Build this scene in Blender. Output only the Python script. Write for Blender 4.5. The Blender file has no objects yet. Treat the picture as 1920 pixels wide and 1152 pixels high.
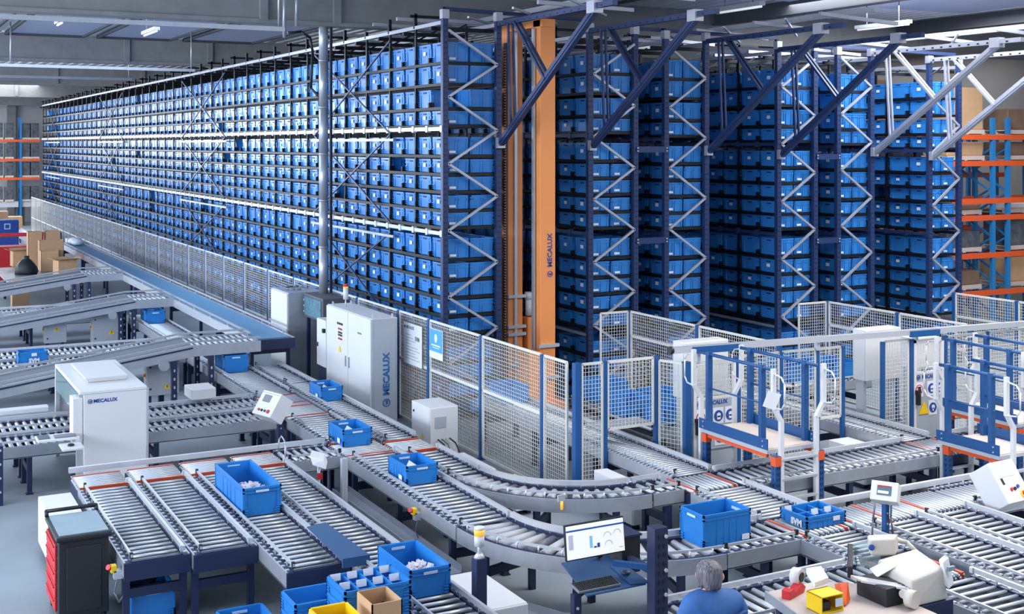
import bpy, bmesh, math, random
from mathutils import Vector, Matrix
random.seed(7)
SC = bpy.context.scene
COL = SC.collection
PI = math.pi
# ------------------------------------------------------------------ camera
FPX, HZ, CX, CAMZ = 2303.0, 270.0, 960.0, 5.2
SA, CA = 0.46909, 0.88315          # heading of the lens: sine and cosine
cd = bpy.data.cameras.new('camera')
cam = bpy.data.objects.new('camera', cd)
COL.objects.link(cam)
cam.location = (0, 0, CAMZ)
cam.rotation_euler = (PI / 2, 0, -math.atan2(SA, CA))
cd.sensor_fit = 'HORIZONTAL'
cd.sensor_width = 36
cd.lens = 36 * FPX / 1920
cd.shift_y = -(576 - HZ) / 1920
cd.clip_end = 400
SC.camera = cam
# ------------------------------------------------------------------ light
SC.view_settings.view_transform = 'Standard'
SC.view_settings.look = 'None'
SC.view_settings.gamma = 1
SC.view_settings.use_curve_mapping = False
SC.view_settings.exposure = -0.12
wd = bpy.data.worlds.new('hall_air')
SC.world = wd
wd.use_nodes = True
bg = wd.node_tree.nodes['Background']
bg.inputs[0].default_value = (0.56, 0.72, 1.0, 1)
bg.inputs[1].default_value = 0.8


def area(name, loc, rot, sx, sy, power, col=(1, 1, 1)):
    l = bpy.data.lights.new(name, 'AREA')
    l.shape = 'RECTANGLE'
    l.size, l.size_y = sx, sy
    l.energy = power
    l.color = col
    o = bpy.data.objects.new(name, l)
    COL.objects.link(o)
    o.location = loc
    o.rotation_euler = rot
    return o


# daylight from the roof and the end window, with added fill lamps among it
area('daylight_roof_front', (15.5, 8.5, 8.35), (0, 0, 0), 12, 8, 2100, (1.0, 0.97, 0.93))
area('fill_roof_left', (3.5, 12.0, 8.35), (0, 0, 0), 8, 8, 380, (0.76, 0.88, 1.0))  # weak fill added above the left lanes, its source unseen
area('daylight_roof_middle', (5.0, 31.0, 8.35), (0, 0, 0), 7, 8, 800, (0.72, 0.85, 1.0))
area('daylight_roof_right', (21.5, 19.0, 8.4), (0, 0, 0), 6, 6, 1700, (0.92, 0.96, 1.0))
area('fill_roof_back_right', (30.0, 32.5, 8.35), (0, 0, 0), 6, 8, 700, (0.95, 0.96, 1.0))  # added to lift the dark right wall, no roof light there
area('fill_roof_far', (3.5, 74.0, 8.35), (0, 0, 0), 10, 10, 2200, (0.95, 0.97, 1.0))  # fill added to brighten the far end of the hall
area('fill_left_near', (-13.6, 9.0, 5.0), (0, -PI / 2, 0), 4.0, 22, 2300, (0.78, 0.88, 1.0))  # fill lamp added to brighten near faces turned left
area('fill_left_long', (-13.6, 38.0, 5.4), (0, -PI / 2, 0), 4.0, 56, 7000, (0.78, 0.89, 1.0))  # side light added for the long rack face, its window made up
area('daylight_window_end', (-5.0, 85.8, 5.6), (-PI / 2, 0, 0), 15, 2.6, 3400, (0.85, 0.93, 1.0))


# ------------------------------------------------------------------ survey helpers
def W(px, py, z):
    Z = FPX * (CAMZ - z) / (py - HZ)
    X = (px - CX) / FPX * Z
    return (SA * Z + CA * X, CA * Z - SA * X)


def onx(px, py, x):
    u = (px - CX) / FPX
    y = x * (CA - u * SA) / (SA + u * CA)
    Z = SA * x + CA * y
    return y, CAMZ - (py - HZ) * Z / FPX


def ony(px, py, y):
    u = (px - CX) / FPX
    x = y * (SA + u * CA) / (CA - u * SA)
    Z = SA * x + CA * y
    return x, CAMZ - (py - HZ) * Z / FPX


# ------------------------------------------------------------------ materials
def lin(c):
    c /= 255.0
    return c / 12.92 if c <= 0.04045 else ((c + 0.055) / 1.055) ** 2.4


def mat(name, rgb, rough=0.5, metal=0.0, emit=0.0, var=0.0, scale=6.0, alpha=1.0, bump=0.0, stretch=None):
    m = bpy.data.materials.new(name)
    m.use_nodes = True
    nt = m.node_tree
    b = nt.nodes['Principled BSDF']
    col = tuple(lin(c) for c in rgb) + (1,)
    b.inputs['Base Color'].default_value = col
    b.inputs['Roughness'].default_value = rough
    b.inputs['Metallic'].default_value = metal
    if emit:
        b.inputs['Emission Color'].default_value = col
        b.inputs['Emission Strength'].default_value = emit
    if alpha < 1:
        b.inputs['Alpha'].default_value = alpha
    if var or bump:
        tc = nt.nodes.new('ShaderNodeTexCoord')
        n = nt.nodes.new('ShaderNodeTexNoise')
        n.inputs['Scale'].default_value = scale
        n.inputs['Detail'].default_value = 6
        if stretch:
            mp = nt.nodes.new('ShaderNodeMapping')
            mp.inputs['Scale'].default_value = stretch
            nt.links.new(tc.outputs['Object'], mp.inputs['Vector'])
            nt.links.new(mp.outputs['Vector'], n.inputs['Vector'])
        else:
            nt.links.new(tc.outputs['Object'], n.inputs['Vector'])
        if var:
            r = nt.nodes.new('ShaderNodeValToRGB')
            r.color_ramp.elements[0].position = 0.3
            r.color_ramp.elements[1].position = 0.7
            r.color_ramp.elements[0].color = tuple(c * (1 - var) for c in col[:3]) + (1,)
            r.color_ramp.elements[1].color = tuple(min(1, c * (1 + var)) for c in col[:3]) + (1,)
            nt.links.new(n.outputs['Fac'], r.inputs['Fac'])
            nt.links.new(r.outputs['Color'], b.inputs['Base Color'])
        if bump:
            bp = nt.nodes.new('ShaderNodeBump')
            bp.inputs['Strength'].default_value = bump
            nt.links.new(n.outputs['Fac'], bp.inputs['Height'])
            nt.links.new(bp.outputs['Normal'], b.inputs['Normal'])
    return m


M = {}
M['floor'] = mat('concrete_floor', (140, 149, 157), 0.5, var=0.13, scale=0.9)
M['deck'] = mat('roof_deck', (238, 238, 240), 0.5)
M['beam'] = mat('concrete_beam', (138, 138, 138), 0.8, var=0.1, scale=3)
M['wall'] = mat('pale_wall', (190, 192, 196), 0.7)
M['greywall'] = mat('grey_wall', (120, 118, 116), 0.8, var=0.06, scale=1.0)
M['steeldark'] = mat('roof_steel', (74, 76, 82), 0.6)
M['galv'] = mat('galvanised_steel', (178, 182, 190), 0.38, 0.55, var=0.06, scale=8)
M['alu'] = mat('aluminium_profile', (205, 208, 214), 0.32, 0.45)
M['roll'] = mat('roller_steel', (198, 204, 212), 0.34, 0.45)
M['rollp'] = mat('roller_plastic', (176, 178, 184), 0.45, 0.0)
M['rolld'] = mat('roller_dark', (96, 100, 112), 0.45, 0.0)
M['navy'] = mat('navy_steel', (34, 44, 76), 0.45, 0.1)
M['ledge'] = mat('navy_chain_guard', (44, 54, 90), 0.4, 0.2)
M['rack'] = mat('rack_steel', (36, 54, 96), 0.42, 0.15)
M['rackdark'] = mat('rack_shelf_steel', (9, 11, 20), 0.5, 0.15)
M['brace'] = mat('galvanised_brace', (176, 178, 190), 0.4, 0.5)
M['post'] = mat('fence_post_blue', (25, 80, 138), 0.4)
M['wire'] = mat('fence_wire', (214, 212, 206), 0.45)
M['bin'] = mat('blue_plastic', (36, 122, 196), 0.33, var=0.05, scale=1.5)
M['rackbin'] = mat('shelved_blue_plastic', (50, 128, 202), 0.3, var=0.10, scale=0.9)
M['bindark'] = mat('bin_slot_shadow', (12, 40, 84), 0.6)
M['label'] = mat('paper_label', (226, 230, 236), 0.5)
M['handle'] = mat('pale_handle_insert', (196, 214, 232), 0.5)
M['orange'] = mat('orange_crane_steel', (240, 150, 84), 0.45, var=0.04, scale=1)
M['belto'] = mat('orange_drive_belt', (184, 72, 42), 0.5)
M['beamo'] = mat('orange_rack_beam', (224, 88, 40), 0.5)
M['white'] = mat('white_cabinet_paint', (214, 214, 216), 0.45)
M['grey'] = mat('grey_cabinet_paint', (166, 172, 182), 0.5)
M['blackp'] = mat('black_plastic', (24, 26, 32), 0.5)
M['toolgrey'] = mat('dark_tool_steel', (30, 32, 38), 0.6, var=0.2, scale=60)
M['toolmat'] = mat('pale_rubber_mat', (140, 160, 172), 0.6, var=0.08, scale=4)
M['red'] = mat('red_paint', (200, 36, 44), 0.45)
M['yellow'] = mat('yellow_plastic', (240, 196, 10), 0.45)
M['amber'] = mat('amber_lens', (250, 176, 60), 0.3, emit=0.7)
M['belt'] = mat('blue_belt', (88, 136, 172), 0.5)
M['beltg'] = mat('grey_belt', (92, 98, 108), 0.6)
M['card'] = mat('cardboard', (196, 156, 118), 0.85, var=0.05, scale=5)
M['shade'] = mat('brown_goods', (120, 96, 80), 0.8, var=0.15, scale=3)
M['wrap'] = mat('grey_stretch_wrap', (86, 90, 98), 0.28, var=0.45, scale=5, bump=0.6)
M['wood'] = mat('pale_board', (206, 192, 182), 0.6, var=0.05, scale=5)
M['beige'] = mat('beige_machine_plastic', (206, 198, 186), 0.5)
M['inkblue'] = mat('blue_print', (36, 70, 150), 0.5)
M['inkgrey'] = mat('grey_print', (120, 122, 130), 0.6)
M['inkred'] = mat('red_print', (190, 34, 40), 0.5)
M['signblue'] = mat('blue_sign', (80, 164, 218), 0.5)
M['screen'] = mat('lit_screen', (238, 236, 228), 0.4, emit=0.55)
M['scrblue'] = mat('screen_bar_blue', (30, 74, 150), 0.4, emit=0.4)
M['scrcyan'] = mat('screen_bar_cyan', (130, 190, 225), 0.4, emit=0.4)
M['skin'] = mat('skin', (206, 150, 126), 0.55)
M['hair'] = mat('grey_hair', (104, 98, 104), 0.55, var=0.75, scale=1.0, stretch=(70, 70, 5))
M['cloth'] = mat('blue_work_jacket', (50, 98, 160), 0.75, var=0.12, scale=9, bump=0.25)
M['trouser'] = mat('dark_work_trousers', (36, 44, 66), 0.8)
M['skylight'] = mat('roof_light_pane', (126, 140, 172), 0.3, emit=0.35)
M['winlit'] = mat('daylit_pane', (225, 236, 255), 0.3, emit=2.2)
M['lamp'] = mat('lamp_tube', (235, 238, 240), 0.3, emit=0.6)
M['packs'] = mat('clear_plastic_packs', (222, 216, 226), 0.15, var=0.25, scale=40, bump=0.5)
M['platblue'] = mat('platform_blue', (27, 78, 134), 0.4)
M['racklt'] = mat('pallet_rack_blue', (40, 120, 180), 0.45)
M['mottle'] = mat('mottled_filter', (74, 116, 134), 0.5, var=0.4, scale=14)
M['glass'] = mat('greenish_glass', (150, 178, 182), 0.08, alpha=0.45)
M['logoblue'] = mat('mid_blue_print', (38, 100, 160), 0.5)
M['gapshade'] = mat('roller_gap_shade', (34, 38, 46), 0.6)  # shade between rollers, put into the colour
M['plate'] = mat('dark_blue_sheet', (40, 76, 116), 0.45)
M['tabletop'] = mat('pale_table_top', (196, 182, 174), 0.6, var=0.05, scale=5)
M['cable'] = mat('grey_cable', (110, 114, 124), 0.5)
M['screenglass'] = mat('dark_lcd', (90, 110, 120), 0.2)
# ------------------------------------------------------------------ mesh helpers
class MB:
    def __init__(s):
        s.v, s.f, s.m, s.sm = [], [], [], []

    def face(s, idx, m=0, smooth=False):
        s.f.append(idx); s.m.append(m); s.sm.append(smooth)

    def hexa(s, p, m=0):
        b = len(s.v)
        s.v.extend(tuple(q) for q in p)
        for q in ((0, 3, 2, 1), (4, 5, 6, 7), (0, 1, 5, 4), (1, 2, 6, 5), (2, 3, 7, 6), (3, 0, 4, 7)):
            s.face([b + i for i in q], m)
        return s

    def box(s, x0, x1, y0, y1, z0, z1, m=0):
        return s.hexa([(x0, y0, z0), (x1, y0, z0), (x1, y1, z0), (x0, y1, z0),
                       (x0, y0, z1), (x1, y0, z1), (x1, y1, z1), (x0, y1, z1)], m)

    def bar(s, p, q, w, h, m=0, up=(0, 0, 1)):
        p, q = Vector(p), Vector(q)
        d = (q - p).normalized()
        u = Vector(up)
        r = d.cross(u)
        if r.length < 1e-4:
            r = d.cross(Vector((0, 1, 0)))
        r.normalize()
        u = r.cross(d).normalized()
        r *= w / 2; u *= h / 2
        return s.hexa([p - r - u, p + r - u, p + r + u, p - r + u, q - r - u, q + r - u, q + r + u, q - r + u], m)

    def cyl(s, p, q, r, n=12, m=0, r2=None, caps=True):
        p, q = Vector(p), Vector(q)
        d = (q - p).normalized()
        a = d.cross(Vector((0, 0, 1)))
        if a.length < 1e-4:
            a = Vector((1, 0, 0))
        a.normalize()
        b = d.cross(a)
        r2 = r if r2 is None else r2
        k = len(s.v)
        for (c, rr) in ((p, r), (q, r2)):
            for i in range(n):
                t = 2 * PI * i / n
                s.v.append(tuple(c + a * math.cos(t) * rr + b * math.sin(t) * rr))
        for i in range(n):
            j = (i + 1) % n
            s.face([k + i, k + j, k + n + j, k + n + i], m, True)
        if caps:
            s.face([k + i for i in range(n)][::-1], m)
            s.face([k + n + i for i in range(n)], m)
        return s

    def tube(s, pts, r, n=8, m=0):
        for a, b in zip(pts[:-1], pts[1:]):
            s.cyl(a, b, r, n, m)
        for a in pts[1:-1]:
            s.ball(a, r, m)
        return s

    def ball(s, c, r, m=0, n=8, k=5, sz=1.0):
        b = len(s.v)
        c = Vector(c)
        for i in range(k + 1):
            t = PI * i / k
            for j in range(n):
                a = 2 * PI * j / n
                s.v.append((c.x + r * math.sin(t) * math.cos(a), c.y + r * math.sin(t) * math.sin(a), c.z + r * sz * math.cos(t)))
        for i in range(k):
            for j in range(n):
                jj = (j + 1) % n
                s.face([b + i * n + j, b + (i + 1) * n + j, b + (i + 1) * n + jj, b + i * n + jj], m, True)
        return s

    def arcbar(s, cx, cy, r0, r1, z0, z1, a0, a1, n=16, m=0):
        k = len(s.v)
        for i in range(n + 1):
            a = a0 + (a1 - a0) * i / n
            c, d = math.cos(a), math.sin(a)
            for (r, z) in ((r0, z0), (r1, z0), (r1, z1), (r0, z1)):
                s.v.append((cx + r * c, cy + r * d, z))
        for i in range(n):
            for j in range(4):
                jj = (j + 1) % 4
                s.face([k + i * 4 + j, k + i * 4 + jj, k + i * 4 + 4 + jj, k + i * 4 + 4 + j], m)
        s.face([k, k + 3, k + 2, k + 1], m)
        e = k + n * 4
        s.face([e, e + 1, e + 2, e + 3], m)
        return s

    def poly(s, pts, t, m=0):
        """flat polygon given by 3D points, thickened by vector t"""
        k = len(s.v); n = len(pts); t = Vector(t)
        s.v.extend(tuple(p) for p in pts)
        s.v.extend(tuple(Vector(p) + t) for p in pts)
        s.face(list(range(k, k + n))[::-1], m)
        s.face(list(range(k + n, k + 2 * n)), m)
        for i in range(n):
            j = (i + 1) % n
            s.face([k + i, k + j, k + n + j, k + n + i], m)
        return s

    def add(s, o, off=(0, 0, 0), rot=0.0):
        k = len(s.v)
        c, d = math.cos(rot), math.sin(rot)
        s.v.extend((c * x - d * y + off[0], d * x + c * y + off[1], z + off[2]) for x, y, z in o.v)
        s.f.extend([k + i for i in f] for f in o.f)
        s.m.extend(o.m); s.sm.extend(o.sm)
        return s

    def mesh(s, name, mats, off=(0, 0, 0)):
        me = bpy.data.meshes.new(name)
        if off[0] or off[1] or off[2]:
            v = [(x - off[0], y - off[1], z - off[2]) for x, y, z in s.v]
        else:
            v = s.v
        me.from_pydata(v, [], s.f)
        for q in (mats if isinstance(mats, (list, tuple)) else [mats]):
            me.materials.append(M[q])
        me.polygons.foreach_set('material_index', s.m)
        me.polygons.foreach_set('use_smooth', s.sm)
        me.update()
        return me


def worldpos(o):
    p = Vector(o.location)
    while o.parent:
        o = o.parent
        p += Vector(o.location)
    return p


def obj(name, mb, mats, parent=None, bevel=0.0, seg=2):
    """one mesh object, vertices given in world coordinates"""
    off = worldpos(parent) if parent else Vector((0, 0, 0))
    if not parent and mb.v:
        xs = [q[0] for q in mb.v]; ys = [q[1] for q in mb.v]; zs = [q[2] for q in mb.v]
        off = Vector(((min(xs) + max(xs)) / 2, (min(ys) + max(ys)) / 2, min(zs)))
    o = bpy.data.objects.new(name, mb.mesh(name, mats, off))
    COL.objects.link(o)
    if parent:
        o.parent = parent
    else:
        o.location = off
    if bevel:
        b = o.modifiers.new('bevel', 'BEVEL')
        b.width = bevel; b.segments = seg; b.limit_method = 'ANGLE'
    return o


def tag(o, label, cat, group=None):
    o['label'] = label; o['category'] = cat
    if group:
        o['group'] = group
    return o


def thing(name, label, cat, loc=(0, 0, 0), group=None):
    o = bpy.data.objects.new(name, None)
    COL.objects.link(o)
    o.location = loc
    o.empty_display_size = 0.1
    return tag(o, label, cat, group)


def struct(name, mb, mats):
    o = obj(name, mb, mats)
    o['kind'] = 'structure'
    return o


def inst(name, me, loc, parent=None, rz=0.0):
    o = bpy.data.objects.new(name, me)
    COL.objects.link(o)
    if parent:
        o.parent = parent
        o.location = Vector(loc) - worldpos(parent)
    else:
        o.location = loc
    o.rotation_euler = (0, 0, rz)
    return o


def text_mb(s, size, m=0, depth=0.004, bold=0.0):
    """letters as flat extruded shapes in the local xz plane, reading along +x, centred"""
    c = bpy.data.curves.new('lettering', 'FONT')
    c.body = s; c.size = size; c.extrude = depth; c.align_x = 'CENTER'; c.align_y = 'CENTER'
    c.offset = bold
    c.resolution_u = 2
    o = bpy.data.objects.new('lettering', c)
    COL.objects.link(o)
    dg = bpy.context.evaluated_depsgraph_get()
    me = bpy.data.meshes.new_from_object(o.evaluated_get(dg))
    mb = MB()
    mb.v = [(v.co.x, -v.co.z, v.co.y) for v in me.vertices]
    mb.f = [list(p.vertices) for p in me.polygons]
    mb.m = [m] * len(mb.f); mb.sm = [False] * len(mb.f)
    bpy.data.objects.remove(o); bpy.data.curves.remove(c); bpy.data.meshes.remove(me)
    return mb


def place(mb, origin, ex, ez, ey=None):
    """map a local mb (x, y, z) onto the frame origin + x*ex + y*ey + z*ez"""
    ex, ez = Vector(ex), Vector(ez)
    ey = Vector(ey) if ey is not None else ez.cross(ex)
    o = Vector(origin)
    r = MB()
    r.v = [tuple(o + ex * x + ey * y + ez * z) for x, y, z in mb.v]
    r.f = [list(f) for f in mb.f]; r.m = list(mb.m); r.sm = list(mb.sm)
    return r


def emblem_mb(r, m=0):
    """ring with a folded zigzag inside it, in the local xz plane"""
    mb = MB()
    n = 20
    for i in range(n):
        a, b = 2 * PI * i / n, 2 * PI * (i + 1) / n
        mb.poly([(r * math.cos(a), 0, r * math.sin(a)), (r * math.cos(b), 0, r * math.sin(b)),
                 (.78 * r * math.cos(b), 0, .78 * r * math.sin(b)), (.78 * r * math.cos(a), 0, .78 * r * math.sin(a))], (0, -.004, 0), m)
    for (a, b) in (((-.45, .35), (-.1, -.45)), ((-.1, -.45), (.1, .2)), ((.1, .2), (.4, -.4)), ((.4, -.4), (.5, .45))):
        mb.bar((a[0] * r, -.002, a[1] * r), (b[0] * r, -.002, b[1] * r), .2 * r, .004, m, up=(0, 1, 0))
    return mb


ORD = ['zeroth', 'first', 'second', 'third', 'fourth', 'fifth', 'sixth', 'seventh', 'eighth', 'ninth', 'tenth', 'eleventh',
       'twelfth', 'thirteenth', 'fourteenth', 'fifteenth', 'sixteenth', 'seventeenth', 'eighteenth']
# ------------------------------------------------------------------ the hall
mb = MB()
mb.box(-14, 40, -6, 88, -0.2, 0)
struct('floor', mb, 'floor')
ZS, ZB = 8.53, 7.74
mb = MB()
x = -14.0
while x < 40:
    mb.box(x, x + .16, -6, 88, ZS + .06, ZS + .07)
    mb.hexa([(x + .16, -6, ZS + .06), (x + .2, -6, ZS), (x + .2, 88, ZS), (x + .16, 88, ZS + .06),
             (x + .16, -6, ZS + .07), (x + .2, -6, ZS + .01), (x + .2, 88, ZS + .01), (x + .16, 88, ZS + .07)])
    mb.box(x + .2, x + .36, -6, 88, ZS, ZS + .01)
    mb.hexa([(x + .36, -6, ZS), (x + .4, -6, ZS + .06), (x + .4, 88, ZS + .06), (x + .36, 88, ZS),
             (x + .36, -6, ZS + .01), (x + .4, -6, ZS + .07), (x + .4, 88, ZS + .07), (x + .36, 88, ZS + .01)])
    x += .4
mb.box(-14, 40, -6, 88, ZS + .12, ZS + .2)
struct('ceiling', mb, 'deck')
for i, y in enumerate((24.9, 39.6, 55.2, 70.2, 85.4)):
    mb = MB()
    mb.box(-14, 40, y, y + .35, ZB, ZS)
    mb.box(-14, 40, y - .06, y + .41, ZB - .03, ZB + .05)
    for xx in (7.3, 8.9 + i, 26, 31):
        mb.box(xx, xx + .16, y - .1, y, ZB + .02, ZS)
    struct('trim_%d' % (i + 1), mb, 'beam')
for i, x in enumerate((14.1, 19.0, 25.2, 31.0)):
    mb = MB()
    mb.box(x - .08, x + .08, -6, 24.8, ZS - .34, ZS - .02)
    mb.box(x - .16, x + .16, -6, 24.8, ZS - .36, ZS - .33)
    struct('trim_%d' % (i + 6), mb, 'steeldark')
mb = MB(); mb.box(-14, 40, 87.5, 88, 0, ZS); struct('wall_end', mb, 'wall')
mb = MB(); mb.box(-14.4, -14, -6, 88, 0, ZS); struct('wall_left', mb, 'wall')
mb = MB(); mb.box(34, 34.4, -6, 88, 0, ZS); struct('wall_right', mb, 'greywall')
mb = MB()
mb.box(-12.5, 2.5, 87.40, 87.48, 4.3, 6.9)
struct('window_1', mb, 'winlit')
mb = MB()
mb.box(-13.98, -13.9, -2, 66, 3.4, 7.4)
struct('window_2', mb, 'winlit')  # unseen glowing pane made up behind the left fill lamps
mb = MB()
for x in (8.6, 24):
    mb.box(x, x + .5, 86.9, 87.5, 0, ZB)
struct('trim_10', mb, 'beam')
for i, x in enumerate((-2.9, -.3, 2.3, 4.9, 7.5, 10.1)):
    mb = MB()
    mb.box(x - 1.05, x + 1.05, 29.5, 38.9, ZS - .05, ZS - .02, 0)
    for a in (x - 1.12, x + 1.05):
        mb.box(a, a + .07, 29.4, 39, ZS - .12, ZS - .02, 1)
    mb.box(x - 1.12, x + 1.12, 38.9, 39, ZS - .12, ZS - .02, 1)
    o = struct('window_%d' % (i + 3), mb, ['skylight', 'steeldark'])


for i, (x, y, a, b) in enumerate(((15.5, 8.5, 6, 4), (3.5, 12, 4, 4), (21.5, 19, 3, 3), (30, 32.5, 3, 4), (3.5, 74, 5, 5))):
    mb = MB(); mb.box(x - a, x + a, y - b, y + b, ZS - .05, ZS - .02)
    struct('window_%d' % (i + 9), mb, 'skylight')  # weakly glowing panes made up to sit above the roof lamps


# tube carriers and lamps under the roof
def carrier(px0, py0, px1, py1, y, name_label, m='galv', r=.05):
    a = ony(px0, py0, y); b = ony(px1, py1, y)
    t = thing('service_rail', name_label, 'rail', (b[0], y, a[1]))
    mb = MB(); mb.bar((a[0] - 3, y, a[1]), (b[0], y, a[1]), .09, .08)
    for k in range(30):
        xx = b[0] - .25 - k * .35
        mb.box(xx, xx + .05, y - .05, y - .04, a[1] - .02, a[1] + .02)
    obj('rail', mb, m, t)
    mb = MB()
    for xx in (b[0] - .1, b[0] - 5, b[0] - 9.5):
        mb.cyl((xx, y, a[1]), (xx, y, ZS), .02, 6)
    obj('hanger', mb, 'galv', t)
    return a, b


carrier(0, 31, 533, 57, 21.6, 'nearest galvanised perforated service rail under the dark roof at upper left', 'galv')
carrier(0, 122, 365, 131, 36.0, 'second galvanised service rail hung below the roof, behind the nearest one')
carrier(0, 143, 247, 153, 43.5, 'third and farthest thin service rail hung under the roof')


def tube_lamp(px, py, z, L, along, label):
    x, y = W(px, py, z)
    t = thing('strip_lamp', label, 'lamp', (x, y, z))
    d = Vector((L / 2, 0, 0)) if along == 'x' else Vector((0, L / 2, 0))
    p = Vector((x, y, z))
    mb = MB(); mb.bar(p - d, p + d, .14, .08); obj('housing', mb, 'galv', t)
    mb = MB(); mb.cyl(p - d * .96 - Vector((0, 0, .06)), p + d * .96 - Vector((0, 0, .06)), .025, 8); obj('tube', mb, 'lamp', t)
    mb = MB()
    for k in (-.6, .6):
        q = p + d * k
        mb.cyl(q, (q.x, q.y, ZS), .012, 6)
    obj('hanger', mb, 'cable', t)


tube_lamp(282, 58, 7.95, 1.5, 'y', 'slim strip lamp hung under the roof lights at upper left')
tube_lamp(112, 40, 7.95, .7, 'y', 'short bracket lamp clipped beside the nearest service rail')
tube_lamp(1385, 13, 8.0, 1.5, 'y', 'upper strip lamp under the ribbed roof at top right')
tube_lamp(1655, 46, 8.0, 1.7, 'y', 'lower strip lamp under the ribbed roof above the rack tops')
# ------------------------------------------------------------------ bin store
ROWS = [(6.75, .36), (6.35, .33), (5.90, .33), (5.57, .25), (5.00, .33), (4.66, .25), (4.33, .25), (3.98, .25), (3.66, .25),
        (3.06, .36), (2.68, .28), (2.35, .25), (2.01, .25), (1.67, .25), (1.13, .25), (.80, .25), (.47, .25), (.14, .25)]
RK = [(9.60, 10.72), (12.76, 13.83), (14.58, 15.60), (17.53, 18.56), (19.23, 20.23), (22.05, 23.01)]
Y0, PITCH, BW, BD = 20.75, .657, .575, .49
ROOT = []


def zoff(i):
    return -.036 * (sum(RK[i]) / 2 - 10.16)


def rackbin(h, full=True):
    """open plastic tote, front (-x) with rim, sunk panel, slot, corner ribs; ribbed sides"""
    m = MB()
    d, w = BD / 2, BW / 2
    t = .93
    b = [(-d * t, -w * t, 0), (d * t, -w * t, 0), (d * t, w * t, 0), (-d * t, w * t, 0)]
    u = [(-d * .97, -w * .96, h), (d * .97, -w * .96, h), (d * .97, w * .96, h), (-d * .97, w * .96, h)]
    ui = [(x * .93, y * .94, h) for x, y, z in u]
    bi = [(x * .9, y * .9, .02) for x, y, z in b]
    m.v = b + u + ui + bi
    m.face([3, 2, 1, 0])
    for i in range(4):
        j = (i + 1) % 4
        m.face([i, j, 4 + j, 4 + i]); m.face([4 + i, 4 + j, 8 + j, 8 + i]); m.face([8 + i, 8 + j, 12 + j, 12 + i])
    m.face([12, 13, 14, 15])
    for z0, z1 in ((h - .03, h), (h - .085, h - .065)):
        m.box(-d, -d + .02, -w, w, z0, z1); m.box(d - .02, d, -w, w, z0, z1)
        m.box(-d, d, -w, -w + .02, z0, z1); m.box(-d, d, w - .02, w, z0, z1)
    if full:
        for y in (-w * .66, w * .66):
            m.box(-d + .002, -d + .02, y - .012, y + .012, .0, h - .03)
            m.box(d - .02, d - .002, y - .012, y + .012, .0, h - .03)
        for z in (.02, .055, .09):
            for sy in (-1, 1):
                m.box(-d - .004, -d + .03, min(sy * w, sy * w * .7), max(sy * w, sy * w * .7), z, z + .015)
        for x in (-d * .78, -d * .12, d * .12, d * .78):
            for sy in (-1, 1):
                m.box(x - .01, x + .01, min(sy * w, sy * (w - .018)), max(sy * w, sy * (w - .018)), 0, h - .03)
        m.box(-d - .002, -d + .01, -.07, .07, h - .062, h - .036, 1)
    return m


HS = (.25, .28, .33, .36)


def hidx(h):
    return min(range(4), key=lambda k: abs(HS[k] - h))


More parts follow.
